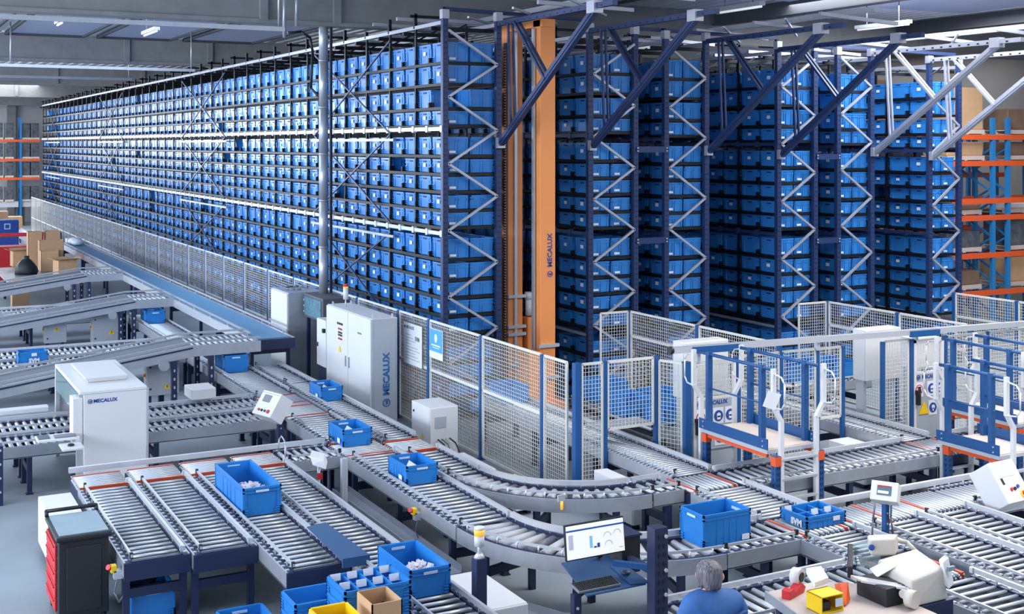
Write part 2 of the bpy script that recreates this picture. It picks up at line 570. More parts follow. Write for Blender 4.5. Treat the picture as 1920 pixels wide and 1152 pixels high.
BMB = [rackbin(h) for h in HS]
BME = [m.mesh('rack_tote', ['rackbin', 'bindark']) for m in BMB]
SMB = [rackbin(h, True) for h in HS]
lab = MB(); lab.box(-BD / 2 - .006, -BD / 2 - .001, -.055, .055, -.035, .035)
LABF = lab.mesh('front_label', 'label')
lab = MB(); lab.box(-.16, -.03, -BW / 2 - .004, -BW / 2 - .0005, -.022, .022)
LABS = lab.mesh('side_label', 'label')
RANK = ['leftmost', 'second', 'third', 'fourth', 'fifth', 'rightmost']
rest = MB()
restlab = MB()
EMPTY0 = {(2, 0), (17, 0)}
rng = random.Random(3)
for i, (xa, xb) in enumerate(RK):
    ncol = 86 if i == 0 else 10
    bd = min(.5, (xb - xa - .12) / 2)
    sx = bd / BD
    smb = []
    for q in SMB:
        c_ = MB().add(q); c_.v = [(x * sx, y, z) for x, y, z in c_.v]; smb.append(c_)
    for r, (z, h) in enumerate(ROWS):
        zz = z + zoff(i)
        if zz < .02:
            zz = .02
        for c in range(ncol):
            for side in (0, 1):
                if side == 1 and i == 0 and c > 2:
                    continue
                if (r, c) in EMPTY0 and side == 0 and i == 0:
                    continue
                p = rng.random()
                if p < .015 and c > 1 and i > 0:
                    continue
                if i == 0 and c > 2 and p < .02:
                    continue
                if i == 0 and c > 75 and rng.random() < (.2 if r in (4, 9) else .85):
                    continue
                d = rng.uniform(-.012, .012)
                x = xa + .05 + bd / 2 if side == 0 else xb - .05 - bd / 2
                y = Y0 + .07 + PITCH * (c + .5) - .03 + d
                rz = (0 if side == 0 else PI) + rng.uniform(-.012, .012)
                k = hidx(h)
                haslab = rng.random() < .48
                if r <= 14 and (c == 0 or (i == 0 and c <= 8 and side == 0)):
                    if c == 0:
                        lb = 'blue tote in end bay of the %s tall rack, %s side, %s row down' % (
                            RANK[i], ('left', 'right')[side], ORD[r + 1])
                        gp = 'totes on the rack end bays'
                    else:
                        lb = 'blue tote on long face of leftmost rack, %s row down, %s bin from corner post' % (ORD[r + 1], ORD[c + 1])
                        gp = 'totes on the long rack face'
                    o = inst('storage_tote', BME[k], (x, y, zz), None, rz)
                    o.scale.x = sx
                    tag(o, lb, 'storage box', gp)
                    if haslab:
                        q = inst('label', LABF, (0, 0, 0)); q.parent = o; q.location = (0, 0, HS[k] * .52)
                    if c == 0 and (side == 0 or i % 2 == 1):
                        q = inst('label', LABS, (0, 0, 0)); q.parent = o
                        q.rotation_euler = (0, 0, 0 if side == 0 else PI)
                        q.location = (0.0, 0, .05)
                else:
                    rest.add(smb[k], (x, y, zz), rz)
                    if haslab and side == 0:
                        f = -1 if side == 0 else 1
                        restlab.box(x - bd / 2 - .006, x - bd / 2 - .001, y - .05, y + .05, zz + HS[k] * .52 - .03, zz + HS[k] * .52 + .03)
o = obj('storage_totes', rest, ['rackbin', 'bindark'])
tag(o, 'the many further blue totes filling the racks away from the near end', 'storage box', 'totes deeper in the racks')
o['kind'] = 'stuff'
q = obj('label', restlab, 'label', o)
q.location = (0, 0, 0)
q['kind'] = 'stuff'
q.data.transform(Matrix.Translation(worldpos(o) - worldpos(o)))

ZIG = [(4.21, 'R'), (4.72, 'R'), (4.70, 'L'), (4.57, 'R'), (4.62, 'L'), (4.38, 'R')]
RLAB = ['long dark blue bin rack, leftmost, whose side face runs away to the far wall',
        'second tall bin rack from the left, just right of the orange crane',
        'third tall bin rack from the left, back to back with the second',
        'fourth tall bin rack from the left, beyond the second crane aisle',
        'fifth tall bin rack from the left, back to back with the fourth',
        'rightmost tall bin rack beside the pallet racking']
for i, (xa, xb) in enumerate(RK):
    zo = zoff(i)
    ye = 77.5 if i == 0 else 28.5
    t = thing('storage_rack', RLAB[i], 'rack', (xa, Y0, 0), 'tall bin racks')
    top = 7.55 + zo
    for x in (xa, xb):
        mb = MB()
        mb.box(x - .055, x + .055, Y0 - .05, Y0 + .05, 0, top)
        for k in range(70):
            zz = .25 + k * .105
            if zz < top - .1:
                mb.box(x - .028, x - .012, Y0 - .053, Y0 - .05, zz, zz + .03, 1)
                mb.box(x + .012, x + .028, Y0 - .053, Y0 - .05, zz, zz + .03, 1)
        mb.box(x - .07, x + .07, Y0 - .065, Y0 + .065, top - .02, top + .15, 2)
        obj('end_post', mb, ['rack', 'rackdark', 'brace'], t)
    # zigzag of the end frame
    z0, sd = ZIG[i]
    hp = .622
    k0 = math.floor((z0 - .3) / hp)
    zz = z0 - hp * k0
    s = sd if k0 % 2 == 0 else ('L' if sd == 'R' else 'R')
    prev = None
    while zz < top + .25:
        x = xa + .05 if s == 'L' else xb - .05
        cur = (x, Y0 - .06, min(zz, top - .06))
        if prev:
            mb = MB(); mb.bar(prev, cur, .045, .045); obj('zigzag_brace', mb, 'brace', t)
        prev = cur
        zz += hp
        s = 'L' if s == 'R' else 'R'
    # inner posts along the sides
    n = int((ye - Y0) / (PITCH * 2))
    for k in range(1, n + 1):
        y = Y0 + PITCH * 2 * k + .04
        mb = MB()
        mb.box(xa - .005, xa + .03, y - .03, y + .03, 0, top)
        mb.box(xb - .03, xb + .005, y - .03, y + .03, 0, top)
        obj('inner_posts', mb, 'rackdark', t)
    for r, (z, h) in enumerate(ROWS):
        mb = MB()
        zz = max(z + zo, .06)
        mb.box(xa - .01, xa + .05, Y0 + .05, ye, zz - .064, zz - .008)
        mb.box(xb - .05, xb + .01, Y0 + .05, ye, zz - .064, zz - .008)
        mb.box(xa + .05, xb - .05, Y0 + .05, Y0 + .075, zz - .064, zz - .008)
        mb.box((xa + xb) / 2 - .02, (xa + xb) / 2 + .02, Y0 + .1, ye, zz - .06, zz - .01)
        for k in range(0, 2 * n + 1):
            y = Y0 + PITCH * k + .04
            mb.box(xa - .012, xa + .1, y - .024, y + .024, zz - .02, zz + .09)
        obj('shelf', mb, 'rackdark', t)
    for z in (5.48, 3.53):
        mb = MB()
        for x in ((xa - .03, xb + .03) if i else (xa - .03,)):
            mb.box(x - .025, x + .025, Y0, ye, z + zo - .035, z + zo + .035, 0)
            for k in range(0, 2 * n + 1):
                y = Y0 + PITCH * k + .02
                mb.box(x - .04, x + .04, y - .045, y + .045, z + zo - .06, z + zo + .06, 0)
        obj('tie_rail', mb, 'alu' if i == 0 else 'rack', t)
    if i:
        mb = MB()
        mb.box(xa - .05, xa, Y0, ye, 1.50 + zo, 1.55 + zo)
        obj('tie_rail', mb, 'galv', t)
    mb = MB()
    for x in (xa, xb):
        mb.box(x - .03, x + .03, Y0, ye, top - .12, top - .05)
    obj('top_rail', mb, 'brace', t)
    for k in range(0, n + 1):
        y = Y0 + PITCH * 2 * k + .04
        mb = MB()
        hi = .05 if min(abs(y - yb) for yb in (25, 39.8, 55.4, 70.4)) < .6 else .2
        mb.box(xa - .03, xa + .03, y - .03, y + .03, top - .1, top + hi)
        if hi > .1 and k % 2:
            mb.box(xa - .12, xa + .55, y - .03, y + .03, top + .12, top + .17)
        mb.box(xa - .16, xb + .12, y + .2, y + .28, top - .22, top - .15)
        mb.bar((xa, y, top - .35), (xa + .5, y + .05, top - .1), .03, .03)
        if k % 3 == 1:
            mb.bar((xb, y, top - .1), (xa, y + PITCH * 2, top - .1), .03, .03)
        obj('top_tie', mb, 'rackdark', t)
    if i == 0:
        # long cross braces on the side face
        for (ya, yb) in ((23.2, 27.9), (36.0, 41.5), (52.0, 57.5), (70.0, 75.0)):
            for (z1, z2) in ((5.4, 7.3), (5.4, 3.6), (3.4, 1.6)):
                mb = MB()
                mb.bar((xa - .07, ya, z1), (xa - .07, yb, z2), .03, .03)
                mb.bar((xa - .08, yb, z1), (xa - .08, ya, z2), .03, .03)
                obj('diagonal_brace', mb, 'rack', t)
            mb = MB(); mb.bar((xa - .08, ya - .2, 5.28), (xa - .08, yb + .2, 5.28), .04, .05)
            mb.bar((xa - .08, ya - .2, 3.33), (xa - .08, yb + .2, 3.33), .04, .05)
            obj('spacer_rail', mb, 'galv', t)
# ties between back to back racks
for i in (1, 3):
    xa, xb = RK[i][1], RK[i + 1][0]
    t = thing('rack_tie', 'short dark tie plates between the %s and %s tall racks' % (('second', 'third') if i == 1 else ('fourth', 'fifth')), 'bracket', (xa, Y0, 0))
    for z in (3.35, 1.25, 5.2):
        mb = MB(); mb.box(xa, xb, Y0 - .08, Y0 - .055, z + zoff(i) - .06, z + zoff(i) + .06)
        for x in (xa + .02, xb - .02):
            for dz in (-.03, .03):
                mb.cyl((x, Y0 - .095, z + zoff(i) + dz), (x, Y0 - .08, z + zoff(i) + dz), .015, 6, 1)
        obj('plate', mb, ['rack', 'alu'], t)
# ------------------------------------------------------------------ aisle rails carried on raking struts
YE = 17.25
TR = [(RK[0][1], 5.22, 7.42, 'leftmost aisle, left side'), (RK[1][0], 5.17, 7.38, 'leftmost aisle, right side'),
      (RK[2][1], 5.06, 7.28, 'middle aisle, left side'), (RK[3][0], 4.97, 7.18, 'middle aisle, right side'),
      (RK[4][1], 5.02, 7.2, 'right aisle, left side'), (RK[5][0], 4.92, 7.1, 'right aisle, right side')]
for (x, zb, zt, w) in TR:
    tm = 'brace' if w.startswith('right aisle') else 'rack'
    t = thing('rail_support_truss', 'raking steel strut truss carrying a high crane rail, ' + w, 'truss', (x, Y0, 0), 'raking trusses in front of the racks')
    mb = MB(); mb.bar((x, Y0 - .13, zb), (x, YE, zt), .1, .13); mb.bar((x, Y0 - .13, zb), (x, YE, zt), .13, .05)
    obj('raking_strut', mb, tm, t)
    mb = MB(); mb.box(x - .08, x + .08, Y0 - .15, Y0 - .058, zb - .1, zb + .1); obj('foot_bracket', mb, 'brace', t)
    mb = MB(); mb.box(x - .09, x + .09, YE - .1, YE + .14, zt - .06, zt + .14); obj('head_bracket', mb, 'brace', t)
    mb = MB(); mb.bar((x, Y0 - .07, zt + .06), (x, YE - .6, zt + .06), .1, .09)
    for k in range(16):
        mb.box(x - .052, x + .052, YE - .3 + k * .24, YE - .24 + k * .24, zt + .03, zt + .06, 1)
    obj('top_rail', mb, [tm, 'rackdark'], t)
    for dx in (-.05, .05):
        f = .14
        mb = MB(); mb.bar((x + dx, Y0 - .5, zt + .04), (x + dx, Y0 - .62, zb + .35), .035, .045); obj('hanger', mb, tm, t)
        mb = MB(); mb.bar((x + dx, Y0 - .75, zt + .04), (x + dx, Y0 - 1.9, zb + 1.12), .05, .05); obj('diagonal', mb, tm, t)
for i, (a, b, n) in enumerate(((0, 1, 'leftmost'), (2, 3, 'middle'), (4, 5, 'right'))):
    xa, za = TR[a][0], TR[a][2]; xb, zb = TR[b][0], TR[b][2]
    t = thing('crane_guide_rail', 'overhead steel guide rail of the %s crane aisle under the roof' % n, 'rail', ((xa + xb) / 2, YE, za))
    mb = MB(); mb.box((xa + xb) / 2 - .05, (xa + xb) / 2 + .05, YE - .4, 40, za + .36, za + .46); obj('rail', mb, 'galv', t)
    for k in range(8):
        y = YE + .05 + k * 1.9
        mb = MB(); mb.bar((xa, y, za + .32), (xb, y, zb + .32), .07, .07); obj('cross_beam', mb, 'brace', t)
    for k in range(6):
        y = YE + 1 + k * 1.9
        mb = MB(); mb.bar((xa, y, za + .31), (xb, y + 1.9, zb + .31), .04, .04); obj('wind_brace', mb, 'brace', t)
for i, (xa, xb, n) in enumerate(((RK[0][0], RK[1][0], 'first and second'), (RK[1][1], RK[3][0], 'second and fourth'), (RK[3][1], RK[5][1], 'fourth and last'))):
    t = thing('head_beam', 'long roof-height beam tying the heads of the %s racks' % n, 'beam', (xa, Y0, 7.3))
    z0 = 7.78 + zoff(min(i * 2, 5)); z1 = z0 - .06
    for y in (Y0 + .12, Y0 + 2.3, Y0 + 3.6, Y0 + 6.2):
        mb = MB(); mb.bar((xa, y, z0 - .05), (xb, y, z1 - .05), .07, .07); obj('beam', mb, 'rack' if y < 21 else 'brace', t)
# ------------------------------------------------------------------ stacker crane
t = thing('stacker_crane', 'orange twin-mast stacker crane standing in the left aisle', 'crane', (11.5, 21, 0))
mb = MB(); mb.box(11.36, 11.69, 20.25, 20.53, .1, 7.56); obj('front_mast', mb, 'orange', t, .01)
mb = MB(); mb.box(11.33, 11.66, 21.5, 21.8, .1, 7.55); obj('rear_mast', mb, 'orange', t, .01)
mb = MB(); mb.box(11.36, 11.66, 20.2, 21.8, 7.42, 7.57); obj('mast_bridge', mb, 'orange', t, .01)
mb = MB(); mb.box(11.30, 11.34, 20.4, 20.48, .4, 7.4); obj('guide_strip', mb, 'galv', t)
mb = MB(); mb.box(11.46, 11.52, 21.46, 21.5, .5, 7.5); obj('guide_strip', mb, 'alu', t)
mb = MB(); mb.box(11.28, 11.33, 21.5, 21.6, .5, 7.2)
for k in range(120):
    mb.box(11.26, 11.28, 21.5, 21.6, .5 + k * .055, .525 + k * .055, 1)
obj('energy_chain', mb, ['steeldark', 'orange'], t)
mb = MB(); mb.box(11.3, 11.75, 19.9, 22.3, .05, .35); obj('base_beam', mb, 'orange', t, .01)
for z in (1.35, .75):
    mb = MB(); mb.box(11.3, 11.74, 20.18, 20.25, z, z + .06); mb.box(11.3, 11.7, 21.42, 21.5, z + .05, z + .11); mb.box(11.3, 11.7, 21.42, 21.5, z + .8, z + .86); obj('clamp', mb, 'alu', t)
mb = MB(); mb.box(11.72, 11.88, 21.4, 21.65, 1.1, 1.75); obj('hoist_motor', mb, 'orange', t, .02)
mb = MB(); mb.cyl((11.8, 21.5, 1.78), (11.8, 21.5, 2.1), .07, 12); mb.cyl((11.8, 21.5, 2.1), (11.8, 21.5, 2.24), .085, 12); obj('motor_cap', mb, 'white', t)
mb = MB(); mb.box(11.05, 11.3, 20.1, 20.5, .3, 1.3); obj('control_box', mb, 'orange', t, .015)
tx = place(place(text_mb('MECALUX', .14, 0, .003, .003), (0, 0, 0), (0, 0, 1), (-1, 0, 0), (0, 1, 0)), (11.57, 20.243, 3.18), (1, 0, 0), (0, 0, 1))
obj('lettering', tx, 'inkblue', t)
em = place(emblem_mb(.06), (11.57, 20.247, 2.73), (1, 0, 0), (0, 0, 1))
obj('emblem', em, 'inkblue', t)
# ------------------------------------------------------------------ mesh fences
def wires(mb, a, b, z0, z1, sx=.06, sz=.06, w=.0058):
    """welded wire grid between plan points a and b"""
    ax, ay = a; bx, by = b
    L = math.hypot(bx - ax, by - ay)
    ux, uy = (bx - ax) / L, (by - ay) / L
    n = max(2, round(L / sx))
    for i in range(1, n):
        t = L * i / n
        p = (ax + ux * t, ay + uy * t)
        mb.bar((p[0], p[1], z0), (p[0], p[1], z1), w, w)
    k = max(2, round((z1 - z0) / sz))
    for i in range(1, k):
        z = z0 + (z1 - z0) * i / k
        mb.bar((ax, ay, z), (bx, by, z), w, w)


def panel(parent, a, b, z0, z1, mid=None, name='mesh_panel', fr=.03, **k):
    mb = MB()
    wires(mb, a, b, z0, z1, **k)
    for z in [z0, z1] + ([mid] if mid else []):
        mb.bar((a[0], a[1], z), (b[0], b[1], z), fr, fr * (1.6 if z == mid else 1.2))
    for p in (a, b):
        mb.bar((p[0], p[1], z0), (p[0], p[1], z1), fr, fr)
    return obj(name, mb, 'wire', parent)


def fpost(parent, x, y, z1, w=.06, m='post', z0=0):
    mb = MB(); mb.box(x - w / 2, x + w / 2, y - w / 2, y + w / 2, z0, z1)
    if z0 == 0:
        mb.box(x - w, x + w, y - w, y + w, 0, .012)
        for sx in (-.7, .7):
            mb.cyl((x + sx * w, y + sx * w, .012), (x + sx * w, y + sx * w, .03), .012, 6)
    return obj('post', mb, m, parent)


FX = 9.05
t = thing('mesh_fence', 'long white wire mesh fence running beside the leftmost rack', 'fence', (FX, 15.2, 0))
ys = [15.29, 16.05, 18.11, 20.21, 21.62, 23.8, 25.76, 28.0, 30.07, 32.24, 34.36, 36.42, 38.56, 40.7, 42.9]
while ys[-1] < 78:
    ys.append(ys[-1] + 2.2)
for i, (a, b) in enumerate(zip(ys[:-1], ys[1:])):
    far = i > 5
    panel(t, (FX, a + .05), (FX, b - .05), .06, 2.03, 1.15 if 0 < i < 6 else (.82 if far else None), sx=.06 if not far else .1, w=.0058 if not far else .006)
for i, y in enumerate(ys[1:]):
    fpost(t, FX, y, 2.04, .07 if i < 5 else .055)
YF = 15.15
t = thing('mesh_fence', 'white mesh fence corner at the front of the crane aisle, short panel over the conveyor', 'fence', (9.1, YF, 0))
fpost(t, 9.1, YF, 2.05, .10)
panel(t, (9.19, YF), (9.53, YF), .06, 2.02)
fpost(t, 9.575, YF, 2.04, .06)
panel(t, (9.63, YF), (10.42, YF), 1.04, 2.02)
mb = MB(); mb.box(9.60, 10.5, YF + .1, YF + .55, 1.0, 1.03); obj('guard_plate', mb, 'alu', t)
fpost(t, 10.48, YF, 2.04, .07)
panel(t, (10.5, YF - .06), (10.66, YF - .40), .06, 1.98)
YG = 14.72
t = thing('mesh_fence', 'white mesh fence line behind the crossover platforms, under a blue and silver rail', 'fence', (10.7, YG, 0))
for x, w, z in ((10.72, .11, 2.0), (11.66, .07, 2.0), (12.49, .06, 2.0), (13.22, .06, 2.0), (13.74, .06, 2.0), (14.60, .06, 2.0), (15.22, .07, 2.0), (16.0, .07, 2.0), (17.0, .06, 2.0)):
    fpost(t, x, YG, z, w)
panel(t, (11.72, YG), (12.45, YG), .06, 2.0)
panel(t, (12.53, YG), (13.18, YG), .06, 2.0)
panel(t, (13.26, YG), (13.70, YG), .9, 1.99)
panel(t, (14.64, YG), (15.16, YG), .06, 2.0)
panel(t, (16.05, YG), (16.96, YG), .06, 1.98)
panel(t, (17.05, YG), (18.4, YG), .06, 1.98)
t = thing('overhead_rail', 'silver and blue door rail along the top of the front fence', 'rail', (10.4, YG, 2.1))
mb = MB(); mb.bar((10.4, YG - .06, 2.20), (18.4, YG - .06, 2.07), .09, .09); obj('rail', mb, 'alu', t)
mb = MB(); mb.bar((10.75, YG - .11, 2.18), (11.6, YG - .11, 2.165), .05, .1); obj('cover', mb, 'post', t)
mb = MB(); mb.bar((15.1, YG - .11, 2.10), (15.75, YG - .11, 2.09), .05, .1); obj('cover', mb, 'post', t)
mb = MB(); mb.cyl((10.36, YG - .06, 2.2), (10.42, YG - .06, 2.2), .06, 12); obj('end_cap', mb, 'blackp', t)
for x in (10.9, 13.2, 15.3, 17.5):
    mb = MB(); mb.box(x - .03, x + .03, YG - .06, YG + .02, 1.98, 2.2 - (x - 10.4) * .016); obj('bracket', mb, 'alu', t)


def signs(parent, x0, x1, y, zc, two=True):
    """round prohibition and mandatory signs on white plates"""
    w = x1 - x0

    def disc(cx, cz, r, m, d):
        mb = MB(); mb.cyl((cx, y - .012 - d, cz), (cx, y - .004 - d, cz), r, 20); return obj('sign_disc', mb, m, parent)

    for k, (cx, cz) in enumerate(((x0 + .16 * w, zc), (x0 + .58 * w, zc), (x0 + .86 * w, zc), (x0 + .62 * w, zc - .32))):
        mb = MB(); mb.box(cx - .095, cx + .095, y - .006, y - .001, cz - .12, cz + .12); obj('sign_plate', mb, 'label', parent)
        if k == 0:
            disc(cx, cz, .082, 'inkred', 0); disc(cx, cz, .066, 'label', .003)
            mb = MB(); mb.ball((cx, y - .02, cz + .0), .03); mb.box(cx - .03, cx + .03, y - .022, y - .016, cz - .045, cz)
            for q in (-.024, -.008, .008, .024):
                mb.box(cx + q - .005, cx + q + .005, y - .022, y - .016, cz, cz + .05)
            obj('hand_mark', mb, 'blackp', parent)
            mb = MB(); mb.bar((cx - .05, y - .024, cz + .05), (cx + .05, y - .024, cz - .05), .014, .004, 0, (0, 1, 0)); obj('bar', mb, 'inkred', parent)
        else:
            disc(cx, cz, .082, 'inkblue', 0)
            mb = MB(); mb.cyl((cx, y - .018, cz + .012), (cx, y - .014, cz + .012), .036, 12)
            mb.box(cx - (.03 if k < 3 else .012), cx + (.03 if k < 3 else .012), y - .018, y - .014, cz - .055, cz)
            obj('pictogram', mb, 'label', parent)


def gate(x0, x1, y, label, right=False):
    t = thing('access_gate', label, 'gate', (x0, y, 0))
    mb = MB()
    mb.box(x0, x0 + .05, y - .02, y + .02, .05, 1.98); mb.box(x1 - .05, x1, y - .02, y + .02, .05, 1.98)
    mb.box(x0, x1, y - .02, y + .02, 1.93, 1.98)
    obj('door_frame', mb, 'white', t)
    mb = MB(); mb.box(x0 + .04, x1 - .04, y - .012, y + .012, .08, 1.42); obj('sheet_panel', mb, 'grey', t)
    panel(t, (x0 + .05, y), (x1 - .05, y), 1.43, 1.93)
    mb = MB(); mb.box(x0 + .03, x0 + .08, y - .09, y - .02, .92, 1.1); mb.box(x0 + .01, x0 + .06, y - .1, y - .03, 1.1, 1.16); obj('lock', mb, 'blackp', t)
    tx = place(text_mb('MECALUX', .085, 0, .002, .002), (x0 + .55 * (x1 - x0), y - .016, 1.36), (1, 0, 0), (0, 0, 1)); obj('lettering', tx, 'inkblue', t)
    em = place(emblem_mb(.04), (x0 + .14 * (x1 - x0), y - .016, 1.36), (1, 0, 0), (0, 0, 1)); obj('emblem', em, 'inkblue', t)
    signs(t, x0, x1, y - .012, 1.16)
    if right:
        mb = MB(); mb.poly([(x0 + .1, y - .02, .75), (x0 + .34, y - .02, .75), (x0 + .22, y - .02, .97)], (0, -.006, 0)); obj('warning_triangle', mb, 'yellow', t)
    return t


gate(10.82, 11.6, YG - .02, 'white mesh and sheet gate with safety signs behind the left platform')
gate(15.26, 15.94, YG - .02, 'white gate with safety signs and yellow triangle behind the right platforms', True)


# fences inside the crane area, running back to the racks
def side_fence(x, ys, label, z1=2.03, ret=None):
    t = thing('mesh_fence', label, 'fence', (x, ys[0], 0))
    for a, b in zip(ys[:-1], ys[1:]):
        panel(t, (x, a + .05), (x, b - .05), .1, z1 - .02, 1.55 if a < 18 else None)
    for y in ys:
        fpost(t, x, y, z1, .07)
    if ret:
        panel(t, (ret, ys[-1]), (x - .05, ys[-1]), .1, z1 - .02)


side_fence(12.95, [15.3, 17.45, 19.6], 'inner mesh fence between the first two crane aisles', ret=12.3)
side_fence(17.25, [15.3, 17.0, 18.9], 'inner mesh fence in front of the fourth and fifth racks', 2.03, ret=16.5)
side_fence(20.5, [15.2, 17.0, 18.6], 'inner mesh fence at the far right before the pallet racking', 2.05)
panel(bpy.data.objects['mesh_fence'], (20.6, 18.6), (20.61, 18.7), 2.0, 2.05) if False else None


# ------------------------------------------------------------------ conveyors
_RC = {}


def roller_mesh(L, r, m, r2=None):
    k = (round(L, 3), r, m, r2)
    if k not in _RC:
        mb = MB()
        mb.cyl((-L / 2, 0, 0), (L / 2, 0, 0), r, 12, 0, r2)
        mb.cyl((-L / 2 - .02, 0, 0), (-L / 2, 0, 0), .012, 6)
        mb.cyl((L / 2, 0, 0), (L / 2 + .02, 0, 0), .012, 6)
        _RC[k] = mb.mesh('roller', m)
    return _RC[k]


def conveyor(label, axis, a0, a1, l0, l1, z=.73, pitch=.14, plates=(0, 0), r=None, legs=True, guards=(1, 1), wide=(0, 0), rm='roll', frames=(1, 1), lz=0.0, group='powered roller conveyors', legpos=None, cat='conveyor'):
    def m(a, l, h):
        return (a, l, h) if axis == 'y' else (l, a, h)

    def bx(mb, aa, ab, la, lb, za, zb, mm=0):
        p, q = m(aa, la, za), m(ab, lb, zb)
        mb.box(min(p[0], q[0]), max(p[0], q[0]), min(p[1], q[1]), max(p[1], q[1]), za, zb, mm)

    r = r or (.03 if axis == 'x' else .021)
    t = thing('roller_conveyor', label, cat, m((a0 + a1) / 2, l0, 0), group)
    n = max(1, int((l1 - l0) / pitch))
    pos = [l0 + (i + .5) * (l1 - l0) / n for i in range(n)]
    for s, a in ((-1, a0), (1, a1)):
        k = 0 if s < 0 else 1
        if frames[k]:
            o, i = a + s * .085, a + s * .01
            mb = MB()
            bx(mb, min(o, o - s * .018), max(o, o - s * .018), l0, l1, z - .17, z)
            bx(mb, min(o, i), max(o, i), l0, l1, z - .175, z - .16)
            obj('side_frame', mb, 'galv', t)
            mb = MB()
            bx(mb, min(o - s * .018, i), max(o - s * .018, i), l0, l1, z - .03, z - .005, 0)
            for p in pos:
                c = (o + i) / 2
                bx(mb, c - .02, c + .015, p - .018, p + .018, z - .005, z + .008, 1)
                if int(p / pitch) % 3 == 0:
                    bx(mb, i - .008, i + .008, p - .008, p + .008, z - .005, z + .05, 1)
            obj('chain_cover', mb, ['ledge', 'alu'], t)
        if guards[k]:
            mb = MB()
            if wide[k]:
                bx(mb, a - .017 + s * .02, a + .017 + s * .02, l0, l1, z + .035, z + .085)
            else:
                bx(mb, a - .011, a + .011, l0, l1, z + .045, z + .075)
            for q in (l0 + .03, l1 - .03):
                bx(mb, a - .016, a + .016, q - .02, q + .02, z + .03, z + .09, 1)
            obj('guard_rail', mb, ['alu', 'blackp'] if not wide[k] else ['alu', 'alu'], t)
    mb = MB(); bx(mb, a0 + .01, a1 - .01, l0 + .01, l1 - .01, z - .12, z - .105); obj('gap_shade', mb, 'gapshade', t)  # dark sheet added so the gaps between rollers look shaded
    rl = a1 - a0 - .04
    me = roller_mesh(rl, r, rm)
    for p in pos:
        o = inst('roller', me, m((a0 + a1) / 2, p, z - r), t, 0 if axis == 'y' else PI / 2)
    for k, l in ((0, l0), (1, l1)):
        if plates[k]:
            mb = MB(); s = -1 if k == 0 else 1
            bx(mb, a0 - .085, a1 + .085, min(l, l + s * .02), max(l, l + s * .02), z - .20, z - .01)
            bx(mb, a0, a1, min(l, l - s * .06), max(l, l - s * .06), z - .012, z)
            obj('end_plate', mb, ['navy'], t)
    if legs:
        L = l1 - l0
        if legpos is None:
            k = max(2, int(round(L / 2.2)) + 1) if L > 1.0 else 1
            legpos = [l0 + .18 + (L - .36) * i / max(1, k - 1) for i in range(k)] if k > 1 else [(l0 + l1) / 2]
        for l in legpos:
            for a in (a0 - .04, a1 + .04):
                mb = MB(); bx(mb, a - .035, a + .035, l - .035, l + .035, lz, z - .17)
                bx(mb, a - .05, a + .05, l - .05, l + .05, lz, lz + .015)
                obj('leg', mb, 'navy', t)
            mb = MB(); bx(mb, a0 - .01, a1 + .01, l - .025, l + .025, z - .42, z - .32); obj('cross_bar', mb, 'navy', t)
    return t


def transfer(label, axis, x0, x1, y0, y1, z=.73, n=8, belts=(0.06, .94), m='rollp', legs=True):
    """short unit: strips run along axis, two orange belts"""
    t = thing('transfer_unit', label, 'conveyor', ((x0 + x1) / 2, y0, 0), 'belt transfer units')
    mb = MB(); mb.box(x0, x1, y0, y1, z - .2, z - .06); obj('tray', mb, 'navy', t)
    lo, hi = (y0, y1) if axis == 'x' else (x0, x1)
    L0, L1 = (x0, x1) if axis == 'x' else (y0, y1)
    me = roller_mesh(L1 - L0 - .06, .016 if axis == 'x' else .022, 'roll')
    for i in range(n):
        q = lo + (hi - lo) * (i + .5) / n
        loc = ((x0 + x1) / 2, q, z - .016) if axis == 'x' else (q, (y0 + y1) / 2, z - .022)
        inst('roller', me, loc, t, 0 if axis == 'x' else PI / 2)
    for b in belts:
        q = lo + (hi - lo) * b
        mb = MB()
        if axis == 'x':
            mb.box(L0 + .02, L1 - .02, q - .02, q + .02, z - .06, z + .004)
        else:
            mb.box(q - .02, q + .02, L0 + .02, L1 - .02, z - .06, z + .004)
        obj('drive_belt', mb, 'belto', t)
    for k in (L0, L1):
        mb = MB()
        for i in range(int((hi - lo) / .07)):
            q = lo + .035 + i * .07
            s = .03 if k == L0 else -.03
            if axis == 'x':
                mb.cyl((k + s * .2, q, z - .05), (k + s, q, z - .05), .016, 6)
            else:
                mb.cyl((q, k + s * .2, z - .05), (q, k + s, z - .05), .016, 6)
        obj('shaft_ends', mb, 'alu', t)
    if legs:
        for x in (x0 + .06, x1 - .06):
            for y in (y0 + .06, y1 - .06):
                mb = MB(); mb.box(x - .03, x + .03, y - .03, y + .03, 0, z - .2); obj('leg', mb, 'navy', t)
    return t


# four picking lanes at front left
conveyor('leftmost of the four front roller lanes, beside the tool cabinet', 'y', 2.57, 3.10, 13.5, 16.62, plates=(1, 0), wide=(0, 1), legpos=[13.62, 16.0])
conveyor('second front roller lane from the left, empty rollers', 'y', 3.29, 3.83, 13.42, 16.62, plates=(1, 0), wide=(0, 1), legpos=[13.54, 16.0])
conveyor('third front roller lane, carrying the long blue bin', 'y', 4.01, 4.54, 12.4, 16.62, plates=(1, 0), wide=(0, 1), legpos=[12.52, 15.2])
conveyor('fourth front roller lane, rightmost and longest of the four', 'y', 4.73, 5.22, 8.9, 16.62, plates=(1, 0), wide=(0, 1), legpos=[9.1, 12.9, 15.9])
for i, (a, b) in enumerate(((2.50, 3.16), (3.22, 3.88), (3.94, 4.60), (4.66, 5.28))):
    transfer('orange-belted transfer at the head of the %s front lane' % ORD[i + 1], 'x', a, b, 16.66, 17.42, n=9, belts=(.05, .88))
t = thing('cross_rail', 'long aluminium guard rail behind the heads of the front lanes', 'rail', (2.5, 17.5, 0))
